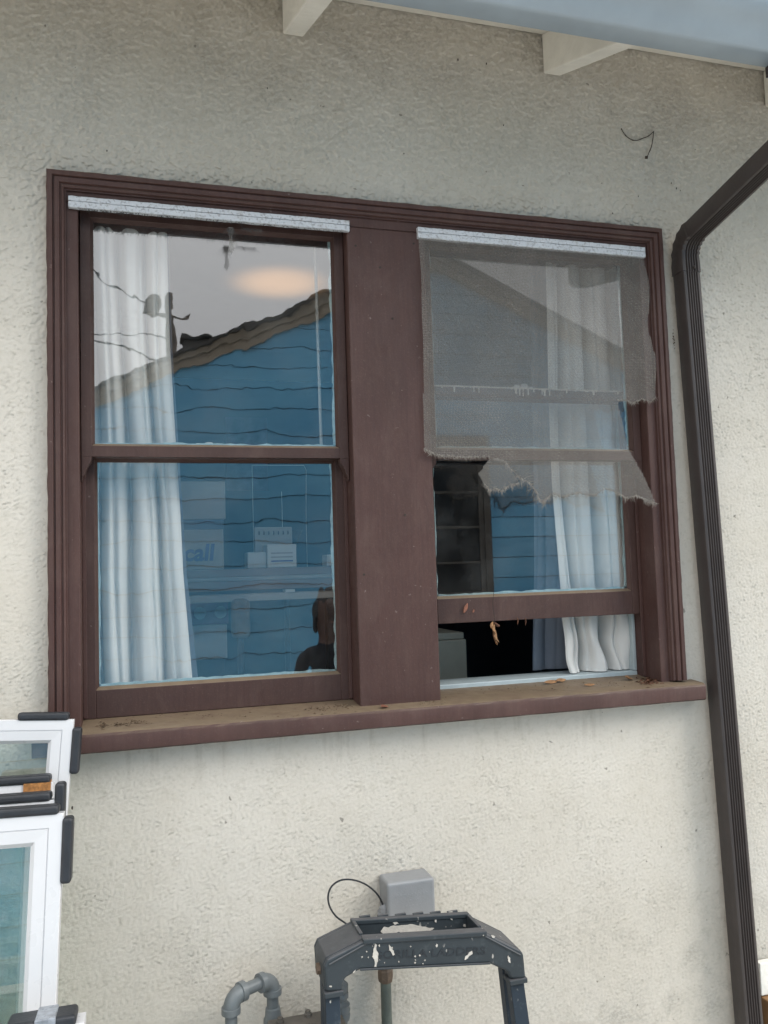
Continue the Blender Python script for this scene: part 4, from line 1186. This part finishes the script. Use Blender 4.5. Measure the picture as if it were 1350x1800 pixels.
for i, (x, y) in enumerate(((968, 1202), (985, 1199))):
    q = onsill(x, y); leaf('leaf', ('long tan dead leaf lying mid way along the right sill', 'flat tan dead leaf overlapping the long one on the right sill')[i], q+Vector((0, 0, .003)), .046, .013, (.65, .05*i, .2+.3*i), 'leaf')
q = onsill(1036, 1206); leaf('leaf', 'single thin brown leaf on the sill below the curtain', q+Vector((0, 0, .002)), .030, .009, (.6, 0, -.1), 'leaf')
q = at(818, 1069, LW-.003); leaf('leaf', 'reddish pointed leaf stuck on the bottom rail of the raised sash', q, .028, .010, (math.pi/2, -1.15, 0), 'leaf_red')
q = at(832, 1074, LW-.003); leaf('leaf', 'tiny reddish leaf beside the pointed leaf on the sash rail', q, .010, .005, (math.pi/2, -1.1, 0), 'leaf_red')
def litter(name, label, spots, n, size, m, cat='leaf litter', kind='stuff', flat=False):
    bm = bmesh.new()
    for _ in range(n):
        x, y, sx, sy = random.choice(spots)
        q = onsill(random.gauss(x, sx), random.gauss(y, sy)); s = size*random.uniform(.3, .70)
        a = random.random()*6.28; c, d = math.cos(a)*s, math.sin(a)*s
        h = s*random.uniform(.1, .7)
        v = [bm.verts.new(q+Vector(o)) for o in ((c, d, h*.4), (-d*.4, c*.4, h), (-c, -d, .0005), (d*.4, -c*.4, h*.3))]
        bm.faces.new([v[0], v[1], v[2]]); bm.faces.new([v[0], v[2], v[3]]); bm.faces.new([v[0], v[3], v[1]]); bm.faces.new([v[1], v[3], v[2]])
    o = finish(name, bm, M[m]); tag(o, label, cat, None, kind); return o
litter('leaf_litter', 'dark heap of crumbled dead leaves in the right corner of the sill', [(1140, 1199, 9, 2.5), (1150, 1196, 8, 2)], 190, .013, 'leaf_dark')
litter('leaf_litter', 'brown dirt and leaf crumbs along the left sill', [(600, 1242, 9, 2), (215, 1274, 12, 2), (240, 1270, 12, 2), (180, 1276, 5, 3), (400, 1258, 110, 4), (560, 1246, 20, 3)], 330, .0060, 'dirt')
litter('leaf_litter', 'scattered grit and chips along the right sill', [(950, 1205, 90, 4), (765, 1232, 10, 4), (745, 1234, 10, 3), (900, 1212, 40, 3), (1080, 1200, 40, 4)], 300, .0044, 'dirt')
litter('paint_flakes', 'white paint flakes fallen along the back of the right sill', [(830, 1202, 20, 2), (1010, 1190, 40, 2), (750, 1233, 6, 2)], 46, .0036, 'splash', 'paint flakes')
hl_ = empty('hanging_leaf', at(868, 1092, .058)); tag(hl_, 'dried tan leaf curl dangling on a thread in the open gap of the right window', 'leaf', 'dead leaves caught on the window')
bm = bmesh.new(); tube(bm, [at(868, 1040, .066), at(866, 1062, .066), at(869, 1085, .064), at(870, 1095, .058)], .0006, 5); child('thread', bm, M['twig'], hl_)
def px_blob(name, pts, y0_, m, parent, curl=.006):
    bm = bmesh.new(); P = [at(a, b, y0_) for a, b in pts]; c = sum(P, Vector())/len(P)
    top = [bm.verts.new(p+Vector((0, random.uniform(-curl, curl), 0))) for p in P]; f = bm.verts.new(c+Vector((0, -.006, 0))); b = bm.verts.new(c+Vector((0, .004, 0)))
    for i in range(len(P)):
        bm.faces.new([top[i], top[(i+1) % len(P)], f]); bm.faces.new([top[(i+1) % len(P)], top[i], b])
    return child(name, bm, M[m], parent)
def curl_blade(p, L, W, ang, twist, m):
    bm = bmesh.new(); n = 9; rows = []
    for i in range(n+1):
        f = i/n; w = W*math.sin(math.pi*(f*.9+.07))**.9*.5; t = twist*f
        c = Vector((math.sin(ang*.6+.2*f*f)*L*f, -.006*math.sin(f*3), -math.cos(ang+.5*f)*L*f))
        d = Vector((math.cos(t), math.sin(t), .15)); e = Vector((-math.sin(t), math.cos(t), 0))
        rows.append([bm.verts.new(p+c-d*w+e*w*.7), bm.verts.new(p+c-d*w*.4), bm.verts.new(p+c+d*w*.4+e*w*.1), bm.verts.new(p+c+d*w+e*w*.8)])
    for A, B in zip(rows, rows[1:]):
        for k in range(3): bm.faces.new([A[k], A[k+1], B[k+1], B[k]])
    o = child('curled_blade', bm, M[m], hl_, smooth='all'); md = o.modifiers.new('thick', 'SOLIDIFY'); md.thickness = .0006
hp = at(867, 1094, .057)
for dx, dz, L, W, an, tw, m in ((-.002, .002, .020, .013, -.55, 1.2, 'leaf'), (.004, .0, .022, .012, .45, -1.5, 'leaf_dark'), (.001, -.006, .026, .014, -.15, 2.2, 'leaf'), (.003, -.020, .040, .014, .10, 1.9, 'leaf'), (.001, -.022, .030, .009, -.2, -1.0, 'leaf_dark'), (.004, -.036, .026, .009, -.05, 2.4, 'leaf')):
    curl_blade(hp+Vector((dx, random.uniform(-.003, .003), dz)), L, W, an, tw, m)
for a, b in ((910, 1093), (924, 1094)):
    bm = bmesh.new(); c = at(a, b, .062); tube(bm, [c+Vector((0, 0, .012)), c+Vector((.001, 0, .002)), c+Vector((-.001, 0, -.008))], [.0007, .0022, .0005], 5)
    tag(finish('dangling_bit', bm, M['leaf_dark']), 'tiny dark bit of debris hanging under the raised sash, %s' % ('left of the pair' if a < 915 else 'right of the pair'), 'debris', 'bits hanging under the raised sash')
# dead tendril and specks on the wall
tn = empty('dead_tendril', at(1108, 246, -.004)); tag(tn, 'thin dark dead tendril clinging to the stucco above the right window', 'tendril')
for pts in ([(1092, 226), (1098, 236), (1107, 244), (1118, 247), (1130, 243), (1140, 239), (1149, 231)], [(1149, 231), (1148, 242), (1145, 258), (1140, 270), (1137, 279)]):
    bm = bmesh.new(); tube(bm, smooth_path([at(a, b, -.0035) for a, b in pts], 4), [.0012 if k % 5 else .0017 for k in range((len(pts)-1)*4+1)], 5); child('stem', bm, M['twig'], tn)
px_blob('wisp', [(1134, 274), (1139, 274), (1138, 280), (1134, 279)], -.004, 'twig', tn, .002)
bm = bmesh.new()
for x, y, s in ((805, 105, 3), (855, 112, 2.6), (885, 220, 2), (710, 270, 1.8), (1180, 322, 2), (1189, 331, 2.4), (1122, 345, 1.8), (1077, 375, 2), (1196, 335, 1.5), (188, 265, 2), (470, 155, 1.8), (1058, 322, 1.5), (127, 1420, 3)):
    c = at(x, y, -.003)
    v = bmesh.ops.create_icosphere(bm, subdivisions=1, radius=s*.00095, matrix=Matrix.Translation(c) @ Matrix.Diagonal((.8, .7, 1.6, 1)))
tag(finish('wall_specks', bm, M['twig']), 'small dark specks and seed husks stuck to the stucco', 'specks', None, 'stuff')
# grime collected behind the downspout
bm = bmesh.new()
for _ in range(16):
    z = random.gauss(2.565, .016)
    c = Vector((axx(z)-.030-abs(random.gauss(0, .0025)), -.004, z)); s = random.uniform(.0008, .0022)
    bmesh.ops.create_icosphere(bm, subdivisions=1, radius=s, matrix=Matrix.Translation(c))
tag(finish('cobweb_dirt', bm, M['dirt']), 'dark crumbs of dirt caught between the downspout and the wall', 'dirt', None, 'stuff')
# board and plank at the foot of the wall on the right
b0 = at(1338, 1693, -.02); b1 = at(1340, 1750, -.02)
bm = bmesh.new(); box(bm, b0.x-.006, 3.6, -.022, -.002, b1.z, b0.z); tag(finish('base_board', bm, M['white'], bevel=.002), 'white painted board low on the wall right of the downspout', 'board')
bm = bmesh.new(); box(bm, b0.x-.006, 3.6, -.05, -.002, b1.z-.14, b1.z-.003); tag(finish('plank', bm, M['wood'], bevel=.003), 'brown wooden plank under the white board at the right edge', 'plank')

# ================================================================== ACROSS THE SIDE YARD (seen in the glass)
HY = -5.34
bh = empty('blue_house', (2.0, HY, 0)); tag(bh, 'blue boarded gable house reflected in the window panes', 'house')
RS, RX = .455, 2.95
rake = lambda x: 3.81+RS*(x-.52) if x < RX else 3.81+RS*(RX-.52)-RS*(x-RX)
X0, X1 = -1.6, 6.5
BW = .197
z = .25
WX0, WX1, WZ0, WZ1 = 2.50, 3.40, 1.70, 3.02
nb = 0
while z < rake(RX):
    zt_ = z+BW-.006
    # clip to the gable
    xl_ = max(X0, .52+(z-3.81)/RS); xr_ = min(X1, RX+(rake(RX)-z)/RS)
    xlt = max(X0, .52+(zt_-3.81)/RS); xrt = min(X1, RX+(rake(RX)-zt_)/RS)
    if xrt > xlt+.05:
        spans = [(xl_, xlt, xr_, xrt)]
        if z < WZ1+.08 and zt_ > WZ0-.08:
            spans = [(xl_, xlt, WX0-.07, WX0-.07), (WX1+.07, WX1+.07, xr_, xrt)]
        for a, b, c, d in spans:
            bm = bmesh.new()
            f = [(a, HY+.011, z), (c, HY+.011, z), (d, HY+.004, zt_), (b, HY+.004, zt_)]
            bk = [(a, HY-.01, z), (c, HY-.01, z), (d, HY-.01, zt_), (b, HY-.01, zt_)]
            v = [bm.verts.new(p) for p in f+bk]
            for q in ((0, 1, 2, 3), (7, 6, 5, 4), (0, 4, 5, 1), (1, 5, 6, 2), (2, 6, 7, 3), (3, 7, 4, 0)): bm.faces.new([v[i] for i in q])
            child('siding_board', bm, M['siding'], bh)
    z += BW
bm = bmesh.new(); prism(bm, [(X0, 0), (X1, 0), (X1, rake(X1)-.02), (RX, rake(RX)-.02), (X0, rake(X0)-.02)], 'y', HY-4, HY-.012); child('wall', bm, M['black'], bh)
for s in (0, 1):
    xs_ = (X0-.3, RX) if s == 0 else (RX, X1+.3)
    for nm, o0, o1, y0_, y1_, m in (('rake_board', -.022, -.105, HY+.02, HY+.045, 'fascia'), ('rake_trim', .035, -.020, HY+.02, HY+.085, 'fascia'), ('roof', .068, .037, HY-4.2, HY+.13, 'shingle')):
        bm = bmesh.new(); prism(bm, [(xs_[0], rake(xs_[0])+o1), (xs_[1], rake(xs_[1])+o1), (xs_[1], rake(xs_[1])+o0), (xs_[0], rake(xs_[0])+o0)], 'y', y0_, y1_); child(nm, bm, M[m], bh)
wbm = bmesh.new()
for b in ((WX0-.07, WX1+.07, WZ1, WZ1+.08), (WX0-.07, WX1+.07, WZ0-.08, WZ0), (WX0-.07, WX0, WZ0, WZ1), (WX1, WX1+.07, WZ0, WZ1)):
    box(wbm, b[0], b[1], HY-.01, HY+.035, b[2], b[3])
wf = child('window', wbm, M['winframe'], bh)
def sub(name, bm, m, par):
    for v in bm.verts: v.co -= bh.location
    return finish(name, bm, M[m], par)
bm = bmesh.new(); box(bm, WX0, WX1, HY-.008, HY-.002, WZ0, WZ1); sub('pane', bm, 'darkwin', wf)
bm = bmesh.new()
for zz in (1.98, 2.32, 2.66): box(bm, WX0, WX1, HY-.0015, HY+.012, zz-.012, zz+.012)
box(bm, WX1-.05, WX1, HY-.001, HY+.02, WZ0, WZ1)
sub('muntin', bm, 'winframe', wf)
# vent hood on the far roof slope
vt = empty('roof_vent', (.75, HY-.6, 3.9)); tag(vt, 'dark roof vent hood on the blue house, reflected in the upper left pane', 'roof vent')
bm = bmesh.new(); box(bm, .62, .82, HY-.70, HY-.52, 3.80, 4.17); child('hood', bm, M['shingle'], vt, bevel=.02)
bm = bmesh.new(); box(bm, .59, .85, HY-.73, HY-.49, 4.17, 4.20); child('cap', bm, M['shingle'], vt, bevel=.008)
# utility pole and wires
def mir(px, py, D): p = at(px, py, D); return Vector((p.x, 2*.046-p.y, p.z))
PY = 14.0
pt = mir(300, 515, PY); pbm = bmesh.new(); tube(pbm, [(pt.x, pt.y, 0), pt], [.13, .09], 12)
up_ = empty('utility_pole', (pt.x, pt.y, 0)); tag(up_, 'utility pole with a transformer beyond the blue house roof, reflected over the left curtain', 'utility pole')
child('pole', pbm, M['pole'], up_, smooth=True)
c = mir(268, 535, PY)
bm = bmesh.new(); lathe(bm, [(.10, -.20), (.13, -.18), (.13, .16), (.10, .20)], c, 'z', 16); child('transformer', bm, M['meter'], up_, smooth=True)
bm = bmesh.new(); c = mir(300, 552, PY); box(bm, c.x-.35, c.x+.35, c.y-.04, c.y+.04, c.z-.035, c.z+.035); child('crossarm', bm, M['pole'], up_)
for i, pts in enumerate(([(150, 462), (185, 496), (215, 508), (262, 530)], [(100, 585), (190, 605), (240, 615), (296, 640)], [(120, 590), (200, 588), (250, 587), (300, 596)])):
    bm = bmesh.new(); P = smooth_path([mir(a, b, PY-i*.2) for a, b in pts], 5); tube(bm, P, .018 if i < 2 else .010, 5)
    tag(finish('overhead_wire', bm, M['cable']), ('upper sagging overhead wire reflected over the left curtain', 'lower thick overhead wire reflected over the left curtain', 'faint middle overhead wire reflected over the left curtain')[i], 'wire', 'overhead wires at the pole')

# ================================================================== PERSON STANDING BESIDE THE CAMERA (reflected)
def person(px, py, rot):
    H = 1.80
    J = {}; E_ = []
    def j(n, x, y, z, r, par=None):
        J[n] = (Vector((x, y, z)), r, par)
    j('pelvis', 0, 0, .95, .135)
    j('waist', 0, .0, 1.08, .118, 'pelvis'); j('chest', 0, .01, 1.28, .135, 'waist'); j('upper', 0, .005, 1.42, .115, 'chest'); j('neck', 0, .0, 1.52, .052, 'upper'); j('head0', 0, .012, 1.60, .062, 'neck')
    j('head1', 0, .018, 1.665, .082, 'head0'); j('head2', 0, .008, 1.735, .080, 'head1'); j('head3', 0, .004, 1.775, .055, 'head2')
    for s, n in ((-1, 'L'), (1, 'R')):
        j('sh'+n, s*.165, 0, 1.44, .062, 'upper'); j('el'+n, s*.225, -.02, 1.16, .044, 'sh'+n); j('wr'+n, s*.235, .10, .93, .029, 'el'+n); j('pm'+n, s*.232, .135, .865, .030, 'wr'+n)
        j('hip'+n, s*.095, 0, .90, .098, 'pelvis'); j('kn'+n, s*.105, .015, .49, .060, 'hip'+n); j('an'+n, s*.11, -.02, .09, .042, 'kn'+n); j('to'+n, s*.125, .13, .035, .038, 'an'+n)
        for k in range(4):
            dx = (k-1.5)*.019; L = (.070, .080, .076, .060)[k]
            j(f'f{k}a'+n, s*.232+dx, .158, .832, .0095, 'pm'+n); j(f'f{k}b'+n, s*.232+dx*1.1, .170, .832-L*.55, .0085, f'f{k}a'+n); j(f'f{k}c'+n, s*.232+dx*1.1, .160, .832-L, .007, f'f{k}b'+n)
        j('t0'+n, s*.205, .165, .885, .011, 'wr'+n); j('t1'+n, s*.192, .185, .850, .009, 't0'+n); j('t2'+n, s*.190, .190, .825, .0075, 't1'+n)
    names = list(J); idx = {n: i for i, n in enumerate(names)}
    me = bpy.data.meshes.new('person')
    me.from_pydata([tuple(J[n][0]) for n in names], [(idx[J[n][2]], idx[n]) for n in names if J[n][2]], [])
    o = bpy.data.objects.new('tmp', me); COL.objects.link(o)
    o.modifiers.new('skin', 'SKIN'); sv = me.skin_vertices[0].data
    for n in names: sv[idx[n]].radius = (J[n][1], J[n][1]*(.72 if n in ('pelvis', 'waist', 'chest', 'upper') else 1)); sv[idx[n]].use_root = n == 'pelvis'
    sb = o.modifiers.new('sub', 'SUBSURF'); sb.levels = 2; sb.render_levels = 2
    dg = bpy.context.evaluated_depsgraph_get(); m2 = bpy.data.meshes.new_from_object(o.evaluated_get(dg))
    bpy.data.objects.remove(o, do_unlink=True)
    m2.materials.clear()
    for m in ('skin', 'shirt', 'trousers', 'black'): m2.materials.append(M[m])
    for p in m2.polygons:
        c = p.center
        hand = abs(c.x) > .17 and c.y > .09 and c.z < .95
        p.material_index = 0 if (c.z > 1.515 or hand) else (3 if c.z < .10 else (2 if c.z < .96 and abs(c.x) < .2 else 1))
    m2.shade_smooth(); m2.name = 'person'
    b = link('person', m2, None)
    b.location = (px, py, 0); b.rotation_euler = (0, 0, rot)
    def sm(name, mat_, fn):
        bm = bmesh.new(); fn(bm); return finish(name, bm, M[mat_], b, smooth='all')
    def ell(bm, c, r, sub=2): bmesh.ops.create_icosphere(bm, subdivisions=sub, radius=1, matrix=Matrix.Translation(c) @ Matrix.Diagonal((*r, 1)))
    def hair(bm):
        ell(bm, (0, -.022, 1.735), (.090, .092, .090), 3); ell(bm, (0, -.07, 1.66), (.078, .05, .10)); ell(bm, (.0, -.03, 1.808), (.060, .060, .040)); [ell(bm, (q*.074, -.005, 1.665), (.030, .055, .105)) for q in (-1, 1)]
    sm('hair', 'hair', hair)
    sm('nose', 'skin', lambda bm: ell(bm, (0, .100, 1.672), (.012, .017, .024)))
    sm('mouth', 'leaf_red', lambda bm: ell(bm, (0, .090, 1.630), (.022, .010, .007)))
    for s in (-1, 1):
        sm('eye', 'hair', lambda bm: ell(bm, (s*.031, .086, 1.698), (.013, .009, .007)))
        sm('ear', 'skin', lambda bm: ell(bm, (s*.082, .0, 1.68), (.012, .02, .03)))
    return b
pr = person(1.305, -2.83, R(8))
tag(pr, 'person in a black top with dark tied up hair, reflected at the lower left pane', 'person')
